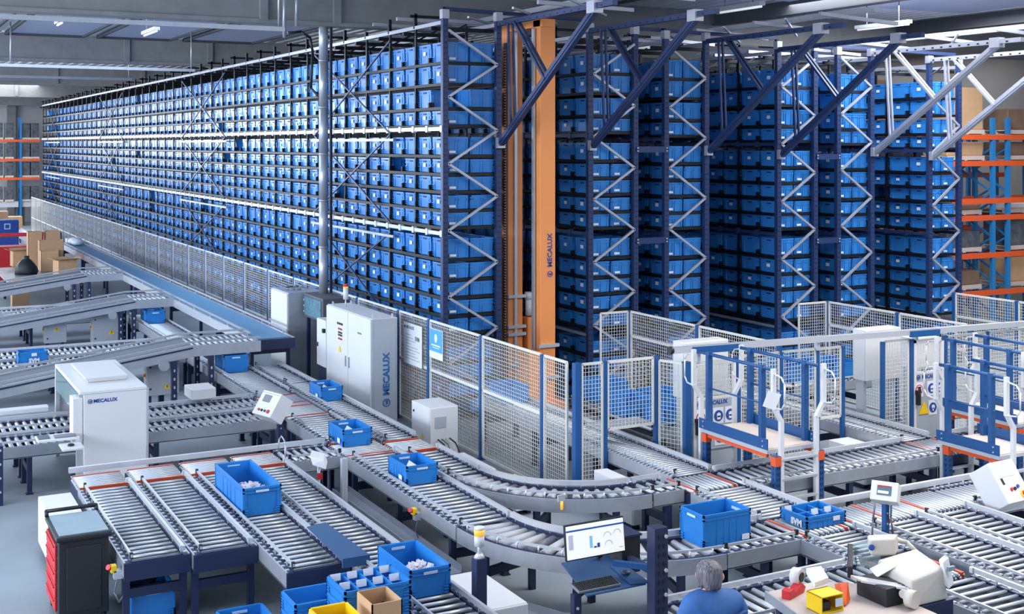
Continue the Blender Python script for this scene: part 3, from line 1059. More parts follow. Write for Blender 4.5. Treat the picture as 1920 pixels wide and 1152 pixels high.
mb = MB(); mb.box(2.5, 6.12, 17.47, 17.53, .74, .81); obj('rail', mb, 'alu', t)
for x in (2.55, 4.0, 5.2, 6.05):
    mb = MB(); mb.box(x - .025, x + .025, 17.475, 17.525, 0, .74); obj('post', mb, 'navy', t)
conveyor('short cross conveyor feeding the front lanes from the main line', 'x', 16.75, 17.36, 5.32, 6.12, pitch=.1, guards=(1, 0), legpos=[5.5])
# main double line running back along the fence
conveyor('inner main roller line nearest the camera, before the bend', 'y', 6.22, 6.84, 12.95, 16.55, wide=(0, 1))
transfer('transfer section of the inner main line beside the scanner post', 'x', 6.14, 6.88, 16.58, 17.45, n=10)
conveyor('inner main roller line behind the transfer, carrying a blue bin', 'y', 6.22, 6.84, 17.48, 19.35, wide=(0, 0))
transfer('transfer section of the inner main line at the left cross lanes', 'x', 6.14, 6.88, 19.38, 21.3, n=20, belts=(.05, .45, .6, .95))
conveyor('inner main roller line under the first inclined belt', 'y', 6.22, 6.84, 21.33, 26.4)
conveyor('inner main roller line at the back, under the blue belt', 'y', 6.22, 6.84, 26.45, 33.0)
conveyor('outer main roller line from the control cabinet to the bend', 'y', 7.02, 7.46, 15.0, 16.4, wide=(0, 1))
transfer('transfer section of the outer main line before the bend', 'x', 6.92, 7.52, 16.43, 17.2, n=9)
conveyor('outer main roller line beside the white control cabinet', 'y', 7.02, 7.46, 17.25, 22.2, wide=(0, 1))
conveyor('outer main roller line behind the galvanised cabinet', 'y', 7.02, 7.46, 22.25, 24.2, wide=(0, 1))


def bend(label, cx, cy, ri, ro, z=.73, n=17):
    t = thing('curved_conveyor', label, 'conveyor', (cx, cy, 0), 'bends of the main line')
    a0, a1 = PI, 1.5 * PI
    for r, s in ((ri, -1), (ro, 1)):
        mb = MB(); mb.arcbar(cx, cy, min(r + s * .085, r + s * .067), max(r + s * .085, r + s * .067), z - .17, z, a0, a1, 24)
        obj('side_frame', mb, 'galv', t)
        mb = MB(); mb.arcbar(cx, cy, min(r + s * .067, r + s * .01), max(r + s * .067, r + s * .01), z - .03, z - .005, a0, a1, 24)
        for i in range(12):
            a = a0 + (a1 - a0) * (i + .5) / 12
            q = r + s * .02
            mb.cyl((cx + q * math.cos(a), cy + q * math.sin(a), z - .01), (cx + q * math.cos(a), cy + q * math.sin(a), z + .06), .012, 6, 1)
        obj('chain_cover', mb, ['ledge', 'alu'], t)
        mb = MB()
        if s > 0:
            mb.arcbar(cx, cy, r - .011, r + .011, z + .045, z + .075, a0, a1, 24)
        else:
            mb.arcbar(cx, cy, r - .045, r + .005, z + .03, z + .09, a0, a1, 24)
        obj('guard_rail', mb, 'alu', t)
    mb = MB(); mb.arcbar(cx, cy, ri + .01, ro - .01, z - .14, z - .125, a0, a1, 24); obj('gap_shade', mb, 'gapshade', t)  # same added dark sheet, shading the gaps of the bend
    L = ro - ri - .05
    for i in range(n):
        a = a0 + (a1 - a0) * (i + .5) / n
        rm = (ri + ro) / 2
        me = roller_mesh(L, .042, 'rolld' if i in (5, 10) else 'rollp', .058)
        o = inst('roller', me, (cx + rm * math.cos(a), cy + rm * math.sin(a), z - .05), t, a)
    for a in (a0 + .25, a0 + .8, a1 - .25):
        for r in (ri - .05, ro + .05):
            x, y = cx + r * math.cos(a), cy + r * math.sin(a)
            mb = MB(); mb.box(x - .035, x + .035, y - .035, y + .035, 0, z - .17); obj('leg', mb, 'navy', t)
        mb = MB(); mb.bar((cx + ri * math.cos(a), cy + ri * math.sin(a), z - .37), (cx + ro * math.cos(a), cy + ro * math.sin(a), z - .37), .05, .1); obj('cross_bar', mb, 'navy', t)
    x, y = cx + (ro + .06) * math.cos(a0 + .95), cy + (ro + .06) * math.sin(a0 + .95)
    mb = MB(); mb.box(x - .05, x + .05, y - .06, y - .03, z - .02, z + .06); mb.cyl((x, y - .06, z - .12), (x, y - .06, z - .02), .018, 8, 1); obj('sensor', mb, ['alu', 'amber'], t)
    return t


bend('outer bend of the main line under the mesh fence corner', 8.92, 14.97, 1.46, 1.90)
bend('inner bend of the main line behind the monitor', 8.34, 12.92, 1.50, 2.12)
# cross line at the foot of the crane area
conveyor('short cross conveyor just after the outer bend', 'x', 13.07, 13.51, 8.95, 9.42, legpos=[9.2], wide=(0, 1))
transfer('orange-belted transfer where the crane feed meets the cross line', 'y', 9.45, 10.22, 12.84, 13.52, n=10, belts=(.08, .9))
conveyor('cross conveyor passing under the left crossover platform', 'x', 12.78, 13.47, 10.26, 13.78, wide=(0, 1))
transfer('transfer where the second crane feed meets the cross line', 'y', 13.8, 14.45, 12.76, 13.5, n=8, belts=(.1, .9))
conveyor('cross conveyor continuing right behind the right platforms', 'x', 12.78, 13.47, 14.5, 17.4, wide=(0, 1))
conveyor('crane feed conveyor passing under the front fence to the leftmost aisle', 'y', 9.70, 10.25, 13.55, 19.4, pitch=.085, r=.018, wide=(0, 1))
conveyor('crane feed conveyor to the middle aisle, behind the right gate', 'y', 13.86, 14.36, 13.55, 19.2, pitch=.085, r=.018, wide=(0, 1))
conveyor('short link conveyor from the crane feed to the front line', 'y', 9.47, 10.22, 11.52, 12.8, pitch=.1, wide=(0, 1))
conveyor('front cross conveyor with the tall blue bin on it', 'x', 10.8, 11.45, 8.36, 9.42, pitch=.14, wide=(0, 1), legpos=[8.9])
transfer('transfer under the shallow blue tray', 'y', 9.45, 10.22, 10.78, 11.48, n=10, belts=(.1, .9))
transfer('first dense roller transfer right of the shallow tray', 'y', 10.25, 11.2, 10.78, 11.48, n=13, belts=(.12, .62))
transfer('second dense roller transfer before the tilted control box', 'y', 11.22, 12.2, 10.78, 11.48, n=14, belts=(.3,))
conveyor('dense roller conveyor at the right end of the front cross line', 'x', 10.8, 11.45, 12.23, 13.6, pitch=.085, wide=(0, 0), guards=(1, 0))
t = thing('cross_rail', 'aluminium guard rail behind the front cross line at right', 'rail', (10.3, 11.52, 0))
mb = MB(); mb.box(10.3, 13.58, 11.555, 11.605, .74, .81); obj('rail', mb, 'alu', t)
for x in (10.4, 11.7, 13.5):
    mb = MB(); mb.box(x - .025, x + .025, 11.56, 11.6, 0, .74); obj('post', mb, 'navy', t)
conveyor('link conveyor between the front cross line and the packing line', 'y', 9.47, 10.18, 9.9, 10.74, pitch=.1, wide=(0, 1))
conveyor('packing line conveyor in front of the standing worker', 'x', 9.1, 9.8, 6.75, 9.42, wide=(0, 1), legpos=[7.3, 8.9])
transfer('orange-belted transfer at the right end of the packing line', 'y', 9.45, 10.2, 9.08, 9.84, n=11, belts=(.06, .94))
conveyor('bottom right outfeed lane below the packing transfer', 'y', 9.47, 10.16, 6.2, 9.02, pitch=.13, wide=(0, 1))
conveyor('second bottom right outfeed lane with close bright rollers', 'y', 10.50, 11.16, 6.4, 10.74, pitch=.12, wide=(0, 1))
conveyor('third bottom right outfeed lane, rightmost', 'y', 11.34, 11.98, 6.6, 10.74, pitch=.13, wide=(0, 1))
# left cross lanes
conveyor('near left cross lane passing through the scanning cabinet', 'x', 19.5, 20.12, .2, 6.1, pitch=.115, r=.034)
conveyor('second left cross lane behind the first, through the scanning cabinet', 'x', 20.55, 21.2, .2, 6.1, pitch=.115, r=.034, wide=(0, 1))
conveyor('near lane of the middle left pair, with a blue bin', 'x', 26.3, 27.05, 1.0, 6.1, pitch=.115, r=.034)
conveyor('far lane of the middle left pair under the second incline', 'x', 27.45, 28.3, 1.0, 6.1, pitch=.115, r=.034, wide=(0, 1))
conveyor('near lane of the back left pair under the third incline', 'x', 33.35, 34.1, 1.6, 6.1, pitch=.12, r=.034)
conveyor('far lane of the back left pair under the third incline', 'x', 34.7, 35.5, 1.6, 6.1, pitch=.12, r=.034, wide=(0, 1))
# raised blue belt
t = thing('belt_conveyor', 'long raised blue belt conveyor running back beside the fence', 'conveyor', (7.4, 24, 0))
mb = MB(); mb.box(7.08, 7.74, 24.2, 51, 1.24, 1.28); obj('belt', mb, 'belt', t)
for x in (7.0, 7.76):
    mb = MB(); mb.box(x, x + .06, 24.15, 51, 1.08, 1.27); obj('side_frame', mb, 'alu', t)
    mb = MB(); mb.box(x + .015, x + .045, 24.6, 51, 1.33, 1.37)
    for k in range(18):
        mb.box(x + .02, x + .04, 24.8 + k * 1.5, 24.86 + k * 1.5, 1.27, 1.34)
    obj('guard_rail', mb, 'galv', t)
mb = MB(); mb.box(7.0, 7.82, 24.1, 24.16, 1.06, 1.26); obj('end_plate', mb, 'navy', t)
for y in (24.5, 27.2, 31.8, 36.4, 41, 46, 50.5):
    for x in (7.03, 7.79):
        mb = MB(); mb.box(x - .035, x + .035, y - .035, y + .035, 0, 1.08); obj('leg', mb, 'navy', t)
    mb = MB(); mb.box(7.06, 7.76, y - .03, y + .03, .92, 1.04); obj('cross_bar', mb, 'navy', t)


def incline(label, y0, y1, xs, ztop, xe, zs, xl):
    """belt rising along +x from (xl, zs) to (xs, ztop), then level rollers to xe"""
    t = thing('inclined_conveyor', label, 'conveyor', (xs, (y0 + y1) / 2, 0), 'inclined belt conveyors')
    mb = MB(); mb.hexa([(xl, y0 + .06, zs - .03), (xs, y0 + .06, ztop - .03), (xs, y1 - .06, ztop - .03), (xl, y1 - .06, zs - .03),
                        (xl, y0 + .06, zs), (xs, y0 + .06, ztop), (xs, y1 - .06, ztop), (xl, y1 - .06, zs)]); obj('belt', mb, 'beltg', t)
    for y in (y0, y1 - .06):
        mb = MB()
        for (dz0, dz1) in ((-.20, .02),):
            mb.hexa([(xl, y, zs + dz0), (xs, y, ztop + dz0), (xs, y + .06, ztop + dz0), (xl, y + .06, zs + dz0),
                     (xl, y, zs + dz1), (xs, y, ztop + dz1), (xs, y + .06, ztop + dz1), (xl, y + .06, zs + dz1)])
        mb.box(xs, xe, y, y + .06, ztop - .2, ztop + .01)
        obj('side_frame', mb, 'galv', t)
        mb = MB(); mb.bar((xl, y + .03, zs + .08), (xs, y + .03, ztop + .08), .03, .04); mb.bar((xs, y + .03, ztop + .08), (xe, y + .03, ztop + .08), .03, .04)
        n = 6
        for k in range(n):
            f = (k + .5) / n
            mb.box(xl + (xs - xl) * f - .02, xl + (xs - xl) * f + .02, y + .01, y + .05, zs + (ztop - zs) * f, zs + (ztop - zs) * f + .08)
        obj('guard_rail', mb, 'galv', t)
        mb = MB(); mb.bar((xl, y - .008, zs - .03), (xs, y - .008, ztop - .03), .012, .03); obj('dark_groove', mb, 'navy', t)
    n = max(1, int((xe - xs) / .12))
    me = roller_mesh(y1 - y0 - .16, .032, 'roll')
    for k in range(n):
        inst('roller', me, (xs + .06 + k * .12, (y0 + y1) / 2, ztop - .03), t, PI / 2)
    for x in (xs - .35, 6.02):
        for y in (y0 + .03, y1 - .03):
            mb = MB(); mb.box(x - .05, x + .05, y - .05, y + .05, 0, ztop - .2 if x > xs else zs + (ztop - zs) * (x - xl) / (xs - xl) - .2)
            for k in range(5):
                mb.box(x - .015, x + .015, y - .055, y - .05, .2 + k * .16, .25 + k * .16, 1)
            obj('leg', mb, ['navy', 'alu'], t)
        mb = MB(); mb.box(x - .03, x + .03, y0 + .05, y1 - .05, 1.0, 1.05); obj('cross_bar', mb, 'navy', t)
    x = xl + .8
    zz = zs + (ztop - zs) * .8 / (xs - xl) - .2
    for y in (y0 + .03, y1 - .03):
        mb = MB(); mb.box(x - .04, x + .04, y - .04, y + .04, 0, zz); obj('leg', mb, 'navy', t)
    mb = MB(); mb.cyl((xs - .55, y0 - .06, ztop - .32), (xs - .55, y0 - .01, ztop - .32), .1, 16); obj('drive_drum', mb, 'galv', t)


incline('nearest inclined belt rising right behind the scanning cabinet', 23.75, 24.95, 5.66, 1.3, 7.0, .50, -.2)
incline('second inclined belt behind the first, over the middle lanes', 31.35, 32.7, 6.05, 1.3, 7.0, .64, 1.0)
incline('third and farthest inclined belt before the cartons', 38.1, 39.6, 5.95, 1.3, 7.0, .68, 1.2)
# ------------------------------------------------------------------ blue totes in use
def tote_mb(w, l, h, inner=True):
    """stacking container, long along y, origin at bottom centre"""
    m = MB()
    a, b = w / 2, l / 2
    o0 = [(-a * .95, -b * .95, 0), (a * .95, -b * .95, 0), (a * .95, b * .95, 0), (-a * .95, b * .95, 0)]
    o1 = [(-a * .98, -b * .98, h), (a * .98, -b * .98, h), (a * .98, b * .98, h), (-a * .98, b * .98, h)]
    t = .022
    i1 = [(math.copysign(abs(x) - t, x), math.copysign(abs(y) - t, y), h) for x, y, z in o1]
    i0 = [(math.copysign(abs(x) - t, x), math.copysign(abs(y) - t, y), .015) for x, y, z in o0]
    m.v = o0 + o1 + i1 + i0
    m.face([3, 2, 1, 0]); m.face([12, 13, 14, 15])
    for i in range(4):
        j = (i + 1) % 4
        m.face([i, j, 4 + j, 4 + i]); m.face([4 + i, 4 + j, 8 + j, 8 + i]); m.face([8 + i, 8 + j, 12 + j, 12 + i])
    for z0, z1, e in ((h - .022, h + .004, .0), (h - .06, h - .045, .004)):
        m.box(-a, a, -b, -b + .02 + e, z0, z1); m.box(-a, a, b - .02 - e, b, z0, z1)
        m.box(-a, -a + .02 + e, -b, b, z0, z1); m.box(a - .02 - e, a, -b, b, z0, z1)
    for sx in (-1, 1):
        for sy in (-1, 1):
            x0, x1 = sorted((sx * a, sx * (a - .05)))
            y0, y1 = sorted((sy * b, sy * (b - .05)))
            xi, xj = sorted((sx * (a - .008), sx * (a - .022)))
            yi, yj = sorted((sy * (b - .008), sy * (b - .022)))
            m.box(x0, x1, yi, yj, .09, h - .03); m.box(xi, xj, y0, y1, .09, h - .03)
            for z in (.012, .04, .068):
                m.box(min(sx * a, sx * (a - .07)), max(sx * a, sx * (a - .07)), min(sy * b, sy * (b - .02)), max(sy * b, sy * (b - .02)), z, z + .016)
                m.box(min(sx * a, sx * (a - .02)), max(sx * a, sx * (a - .02)), min(sy * b, sy * (b - .07)), max(sy * b, sy * (b - .07)), z, z + .016)
    for y in (-b * .42, -b * .12, b * .12, b * .42):
        for sx in (-1, 1):
            m.box(min(sx * (a - .004), sx * (a - .025)), max(sx * (a - .004), sx * (a - .025)), y - .008, y + .008, .01, h - .05)
    return m


def rotz(mb):
    mb.v = [(-y, x, z) for x, y, z in mb.v]
    return mb


def tote(label, cx, cy, z, w, l, h, along='y', paper=False, packs=False, side=True, tag_at=None, logo=None, group='blue bins on the conveyors', ends=True):
    t = thing('blue_bin', label, 'bin', (cx, cy, z), group)
    mb = tote_mb(w, l, h)
    if along == 'x':
        rotz(mb)
    o = obj('body', MB().add(mb, (cx, cy, z)), 'bin', t)
    hw = min(.16, w * .34)
    for s in (-1, 1) if ends else ():
        mb = MB()
        if along == 'y':
            mb.box(cx - hw / 2, cx + hw / 2, cy + s * (l / 2) - .004 - (0 if s < 0 else .0), cy + s * (l / 2) + .004, z + h - .056, z + h - .03)
            if s > 0:
                mb.box(cx - hw / 2, cx + hw / 2, cy + l / 2 - .038, cy + l / 2 - .03, z + h - .056, z + h - .03)
        else:
            mb.box(cx + s * (l / 2) - .004, cx + s * (l / 2) + .004, cy - hw / 2, cy + hw / 2, z + h - .056, z + h - .03)
            if s > 0:
                mb.box(cx + l / 2 - .04, cx + l / 2 - .032, cy - hw / 2, cy + hw / 2, z + h - .07, z + h - .04)
        obj('handle', mb, 'handle', t)
    if paper:
        p = MB(); p.poly([(cx - w * .25, cy + .02, z + h * .45), (cx + w * .25, cy - .03, z + h * .5), (cx - w * .02, cy + .1, z + h * .86)], (0, .004, .002))
        q = obj('paper_slip', p, 'label')
        tag(q, 'white paper slip in the ' + label.replace('in front of the control cabinet', 'by the cabinet').replace('at the transfer, above the scanner post', 'at the transfer'), 'paper', 'paper slips in bins')
    if packs:
        return t
    if tag_at:
        x, y, zz, ax = tag_at
        mb = MB()
        if ax == 'y':
            mb.box(x - .05, x + .05, y - .004, y + .002, zz, zz + .06)
        else:
            mb.box(x - .004, x + .002, y - .05, y + .05, zz, zz + .07)
        obj('label_card', mb, 'label', t)
    if logo:
        x, y, zz, s = logo
        tx = place(text_mb('SVM', s, 0, .002, .006), (x, y, zz), (1, 0, 0), (0, 0, 1)); obj('lettering', tx, 'label', t)
    return t


ZR = .735
tote('blue bin on outer main line in front of the control cabinet', 7.24, 20.6, ZR, .40, .64, .25, paper=True, tag_at=(7.035, 20.5, ZR + .04, 'x'))
tote('blue bin on inner main line at the transfer, above the scanner post', 6.50, 17.42, ZR, .46, .64, .25, paper=True, tag_at=(6.26, 17.25, ZR + .04, 'x'))
tote('blue bin on inner main line before the bend', 6.52, 15.1, ZR, .45, .64, .25, paper=True, tag_at=(6.28, 14.95, ZR + .04, 'x'))
tote('darker blue bin under the near inclined belt, left of the galvanised cabinet', 6.5, 24.05, ZR, .5, .66, .33)
tote('small far blue bin below the second inclined belt', 6.5, 31.45, ZR, .48, .64, .30)
tote('blue bin on the far left cross lane, white letters on its side', 3.1, 26.7, ZR, .44, .56, .25, along='x', logo=(3.12, 26.7 - .226, ZR + .08, .11), tag_at=(3.12, 26.7 - .226, ZR + .17, 'y'))
tote('tall open blue bin on the front cross conveyor at right', 8.53, 11.17, ZR, .45, .66, .36, along='x', tag_at=(8.78, 11.17 - .228, ZR + .03, 'y'))
tote('very long deep blue bin filled with clear packs on the third lane', 4.275, 15.1, ZR, .475, 1.32, .34)
tote('big deep blue bin filled with clear packs, front of the fourth lane', 4.972, 11.5, ZR, .44, .86, .28)
tote('blue bin standing on the floor under the leftmost front lane', 2.84, 13.99, 0.0, .47, .60, .33, group='bins on the floor')
tote('blue bin on the floor at the bottom edge, under the second lane', 3.52, 12.45, 0.0, .50, .60, .33, group='bins on the floor')

mb = MB(); mb.bar((2.72, 13.8, .27), (2.95, 14.15, .33), .07, .05); mb.bar((2.75, 14.1, .25), (2.98, 13.9, .29), .05, .05); mb.box(2.66, 3.0, 13.78, 14.2, .02, .24)
tag(obj('dark_tools', mb, 'blackp'), 'dark tools lying in the floor bin under the leftmost lane', 'tools')


def packs(label, cx, cy, z, w, l, h):
    mb = MB()
    r = random.Random(int(cx * 100))
    mb.box(cx - w / 2 + .04, cx + w / 2 - .04, cy - l / 2 + .05, cy + l / 2 - .05, z + .02, z + h * .4)
    for k in range(220):
        x = cx + r.uniform(-.5, .5) * (w - .14); y = cy + r.uniform(-.5, .5) * (l - .22)
        zz = z + h * .4 + r.uniform(0, .07)
        a, b2, c = r.uniform(.006, .05), r.uniform(.012, .06), r.uniform(-.035, .05)
        mb.poly([(x - a, y, zz), (x, y - b2, zz + c), (x + a, y + .01, zz + .02), (x, y + b2, zz - c + .01)], (.002, .004, .008))
    o = obj('clear_packs', mb, 'packs')
    tag(o, label, 'packs'); o['kind'] = 'stuff'


packs('heap of clear plastic packs inside the very long blue bin', 4.275, 14.86, ZR, .44, .8, .34)
packs('heap of clear plastic packs inside the big front blue bin', 4.972, 11.36, ZR, .40, .55, .28)
t = thing('divided_tray', 'shallow blue divided tray at the crossing of the front lines', 'tray', (9.97, 11.15, ZR), 'divided trays')


def tray(t, x0, x1, y0, y1, z, h, nx, ny, top=True, cards=(), front_card=True):
    mb = tote_mb(y1 - y0, x1 - x0, h); rotz(mb)
    obj('body', MB().add(mb, ((x0 + x1) / 2, (y0 + y1) / 2, z)), 'bin', t)
    if top:
        for k in range(1, nx):
            x = x0 + (x1 - x0) * k / nx
            mb = MB(); mb.box(x - .008, x + .008, y0 + .03, y1 - .03, z + .02, z + h - .015); obj('divider', mb, 'bin', t)
        for k in range(1, ny):
            y = y0 + (y1 - y0) * k / ny
            mb = MB(); mb.box(x0 + .03, x1 - .03, y - .008, y + .008, z + .02, z + h - .02); obj('divider', mb, 'bin', t)
        for i in range(nx):
            for k in range(ny):
                if (i, k) not in cards:
                    continue
                x = x0 + (x1 - x0) * (i + .5) / nx; y = y0 + (y1 - y0) * (k + 1) / ny - .04
                mb = MB(); mb.poly([(x - .05, y, z + h - .05), (x + .05, y, z + h - .05), (x + .05, y + .012, z + h + .015), (x - .05, y + .012, z + h + .015)], (0, .004, 0)); obj('card_holder', mb, 'label', t)
    if front_card:
        mb = MB(); mb.box(x1 - .2, x1 - .1, y0 - .006, y0, z + h - .085, z + h - .035); obj('card_holder', mb, 'label', t)


tray(t, 9.66, 10.26, 10.93, 11.4, ZR, .14, 3, 2, cards=((0, 1), (1, 0), (2, 0)))
tx = place(text_mb('SVM', .1, 0, .002, .006), (9.652, 11.1, ZR + .05), (0, -1, 0), (0, 0, 1)); obj('lettering', tx, 'label', t)
# stacked trays at the bottom
zt = .10
t = thing('tray_dolly', 'low grey dolly under the stack of blue trays', 'dolly', (4.24, 10.87, 0))
mb = MB(); mb.box(3.9, 4.58, 10.64, 11.1, .06, .1); obj('deck', mb, 'steeldark', t)
for x in (4.0, 4.48):
    for y in (10.72, 11.02):
        mb = MB(); mb.cyl((x - .015, y, .03), (x + .015, y, .03), .03, 10); mb.box(x - .02, x + .02, y - .01, y + .01, .03, .06); obj('castor', mb, 'blackp', t)
for k in range(7):
    t = thing('stacked_tray', ('divided blue tray with card holders on top of the tall stack' if k == 6 else
              'blue tray in the tall stack beside the carton, %s from the top' % ORD[7 - k]), 'tray', (4.24, 10.87, zt), 'tall stack of blue trays')
    tray(t, 3.91, 4.57, 10.62, 11.12, zt, .138, 4, 2, top=(k == 6), cards=((0, 1), (1, 1), (2, 1), (3, 1), (0, 0), (1, 0), (2, 0), (3, 0)), front_card=k % 2 == 1)
    zt += .143
zt = 0.0
for k in range(5):
    t = thing('stacked_tray', 'blue tray in the low stack behind the tall one, %s from the top' % ORD[5 - k], 'tray', (3.95, 11.5, zt), 'low stack of blue trays')
    tray(t, 3.66, 4.22, 11.3, 11.75, zt, .155, 2, 2, top=False, front_card=False)
    zt += .16
t = thing('packing_stand', 'low wooden stand below the open carton', 'stand', (4.05, 10.2, 0))
mb = MB(); mb.box(3.35, 4.5, 9.9, 10.5, .5, .54); obj('top', mb, 'wood', t)
for x in (3.4, 4.42):
    for y in (9.95, 10.42):
        mb = MB(); mb.box(x - .03, x + .03, y - .03, y + .03, 0, .5); obj('leg', mb, 'navy', t)


def carton(label, x0, x1, y0, y1, z, h, opened=True, flaps=False, rot=0.0, group=None, m='card'):
    t = thing('cardboard_box', label, 'box', ((x0 + x1) / 2, (y0 + y1) / 2, z), group)
    cx, cy = (x0 + x1) / 2, (y0 + y1) / 2
    a, b = (x1 - x0) / 2, (y1 - y0) / 2
    mb = MB()
    if opened:
        w = .012
        mb.box(-a, a, -b, -b + w, 0, h); mb.box(-a, a, b - w, b, 0, h); mb.box(-a, -a + w, -b, b, 0, h); mb.box(a - w, a, -b, b, 0, h)
        mb.box(-a, a, -b, b, 0, .01)
    else:
        mb.box(-a, a, -b, b, 0, h)
        mb.box(-.03, .03, -b - .002, b + .002, h - .06, h + .002)
    obj('body', MB().add(mb, (cx, cy, z), rot), m, t)
    if flaps:
        for k, (p, q, n) in enumerate((((-a, -b), (a, -b), (0, -1)), ((a, -b), (a, b), (1, 0)), ((a, b), (-a, b), (0, 1)), ((-a, b), (-a, -b), (-1, 0)))):
            f = min(a, b) * .8
            mb = MB(); mb.poly([(p[0], p[1], h), (q[0], q[1], h), (q[0] + n[0] * f, q[1] + n[1] * f, h + f * .35), (p[0] + n[0] * f, p[1] + n[1] * f, h + f * .35)], (0, 0, .008))
            obj('flap', MB().add(mb, (cx, cy, z), rot), m, t)
    return t


carton('open brown carton with a black pouch inside, in front of the tray stack', 3.98, 4.27, 10.12, 10.5, .54, .60)
mb = MB(); mb.poly([(4.0, 10.38, .98), (4.2, 10.3, .93), (4.22, 10.2, .9), (4.05, 10.2, .93)], (0, .01, .03))
mb.tube([(4.06, 10.36, 1.0), (4.2, 10.4, 1.04), (4.24, 10.3, .98)], .008, 6)
tag(obj('black_pouch', mb, 'blackp'), 'black pouch with a strap lying in the open carton', 'pouch')
t = thing('yellow_bin', 'yellow plastic box at the bottom edge beside the carton', 'bin', (3.62, 10.2, .54))
mb = tote_mb(.36, .42, .55); obj('body', MB().add(mb, (3.68, 10.22, .54)), 'yellow', t)
# loose blue cover plate between lanes three and four
t = thing('cover_plate', 'blue sheet metal cover lying across the third and fourth lanes', 'plate', (4.62, 12.8, .8))
mb = MB(); mb.poly([(4.5, 13.45, .825), (4.72, 13.45, .845), (4.76, 12.2, .845), (4.46, 12.2, .825)], (0, 0, .012)); mb.box(4.46, 4.76, 12.16, 12.19, .76, .86); obj('sheet', mb, 'plate', t)
# ------------------------------------------------------------------ tool cabinet and white boxes at left
t = thing('tool_cabinet', 'dark tool cabinet on castors with red drawers and pale top mat', 'cabinet', (2.14, 14.3, 0))
mb = MB(); mb.box(1.88, 2.4, 13.88, 14.72, .1, .93); obj('body', mb, 'toolgrey', t, .015)
mb = MB(); mb.box(1.96, 2.32, 13.865, 13.88, .16, .86); obj('side_panel', mb, 'toolgrey', t, .008)
for k in range(5):
    z = .16 + k * .145
    mb = MB(); mb.box(1.855, 1.88, 13.98, 14.66, z, z + .13); f = obj('drawer', mb, 'red', t, .006)
    mb = MB(); mb.box(1.84, 1.856, 14.02, 14.62, z + .1, z + .115); obj('pull', mb, 'red', f)
mb = MB(); mb.box(1.85, 2.43, 13.84, 14.76, .93, .985); obj('top_tray', mb, 'blackp', t, .02)
mb = MB(); mb.box(1.89, 2.40, 13.9, 14.70, .982, .995); obj('top_mat', mb, 'toolmat', t)
mb = MB(); mb.tube([(1.87, 14.74, .98), (1.87, 14.78, 1.03), (2.41, 14.78, 1.03), (2.41, 14.74, .98)], .022, 8); obj('push_handle', mb, 'blackp', t)
for x in (1.92, 2.36):
    for y in (13.95, 14.65):
        mb = MB(); mb.cyl((x - .02, y, .05), (x + .02, y, .05), .05, 12); mb.box(x - .025, x + .025, y - .02, y + .02, .06, .1); obj('castor', mb, 'blackp', t)


def ebox(label, x0, x1, y0, y1, z0, z1, legs=False, warn=None, lock=True, m='white', name='junction_box', group=None, front='y', switch=None, lid=True):
    """wall style electrical box with door seam, locks and hazard triangle"""
    t = thing(name, label, 'electrical box', ((x0 + x1) / 2, (y0 + y1) / 2, 0 if legs else z0), group)
    mb = MB(); mb.box(x0, x1, y0 + .03, y1, z0, z1); obj('body', mb, m, t, .008)
    mb = MB(); mb.box(x0 + .004, x1 - .004, y0, y0 + .026, z0 + .004, z1 - .004); obj('door', mb, m, t, .01)
    if lock:
        for k in (.2, .8):
            z = z0 + (z1 - z0) * k
            mb = MB(); mb.cyl((x0 + .07, y0 - .008, z), (x0 + .07, y0, z), .02, 10); obj('lock', mb, 'blackp', t)
    if warn:
        x, z, s = warn
        mb = MB(); mb.poly([(x - s, y0 - .001, z - s * .8), (x + s, y0 - .001, z - s * .8), (x, y0 - .001, z + s)], (0, -.004, 0)); obj('warning_triangle', mb, 'yellow', t)
        mb = MB(); mb.bar((x - s * .05, y0 - .007, z + s * .5), (x + s * .05, y0 - .007, z - s * .5), s * .22, .003, 0, (0, 1, 0)); obj('bolt_mark', mb, 'blackp', t)
    if switch:
        mb = MB(); mb.box(x0 - .012, x0, y0 + .06, y0 + .16, z0 + (z1 - z0) * .48, z0 + (z1 - z0) * .66); mb.cyl((x0 - .03, y0 + .11, z0 + (z1 - z0) * .57), (x0 - .012, y0 + .11, z0 + (z1 - z0) * .57), .03, 10, 1); obj('main_switch', mb, ['yellow', 'red'], t)
    if legs:
        for x in (x0 + .08, x1 - .08):
            mb = MB(); mb.box(x - .03, x + .03, y0 + .1, y1 - .02, 0, z0); obj('leg', mb, 'navy' if z0 < 1 else 'alu', t)
    return t


ebox('white box beside the leftmost lane, behind the tool cabinet', 2.02, 2.42, 15.35, 16.75, .10, .68, legs=True, lock=False)
ebox('long white box with dark latch below the tower light, bottom centre', 5.56, 5.98, 10.9, 12.0, .06, .55, legs=True, lock=False)
mb = MB(); mb.box(5.54, 5.56, 11.1, 11.24, .3, .44); tag(obj('latch', mb, 'blackp'), 'dark latch on the long white box, bottom centre', 'latch')
ebox('grey control box on stand under the near inclined belt', 4.93, 5.56, 24.42, 24.72, .28, .98, legs=True, warn=(5.32, .45, .06), m='grey', switch=True, group='control boxes under the inclines')
ebox('bigger grey control box under the second inclined belt', 5.1, 5.82, 31.8, 32.1, .2, .98, legs=True, warn=(5.56, .5, .07), m='grey', switch=True, group='control boxes under the inclines')
ebox('smaller grey control box left of it under the second inclined belt', 3.98, 4.5, 31.8, 32.1, .32, .92, legs=True, warn=(4.26, .66, .06), m='grey', switch=True, group='control boxes under the inclines')
ebox('white box with grey side and cables against the fence, right of the control cabinet', 8.12, 8.62, 18.1, 18.85, .12, .93, legs=True, lock=False)
bx = [o for o in COL.objects if o.get('label', '').startswith('white box with grey side')][0]
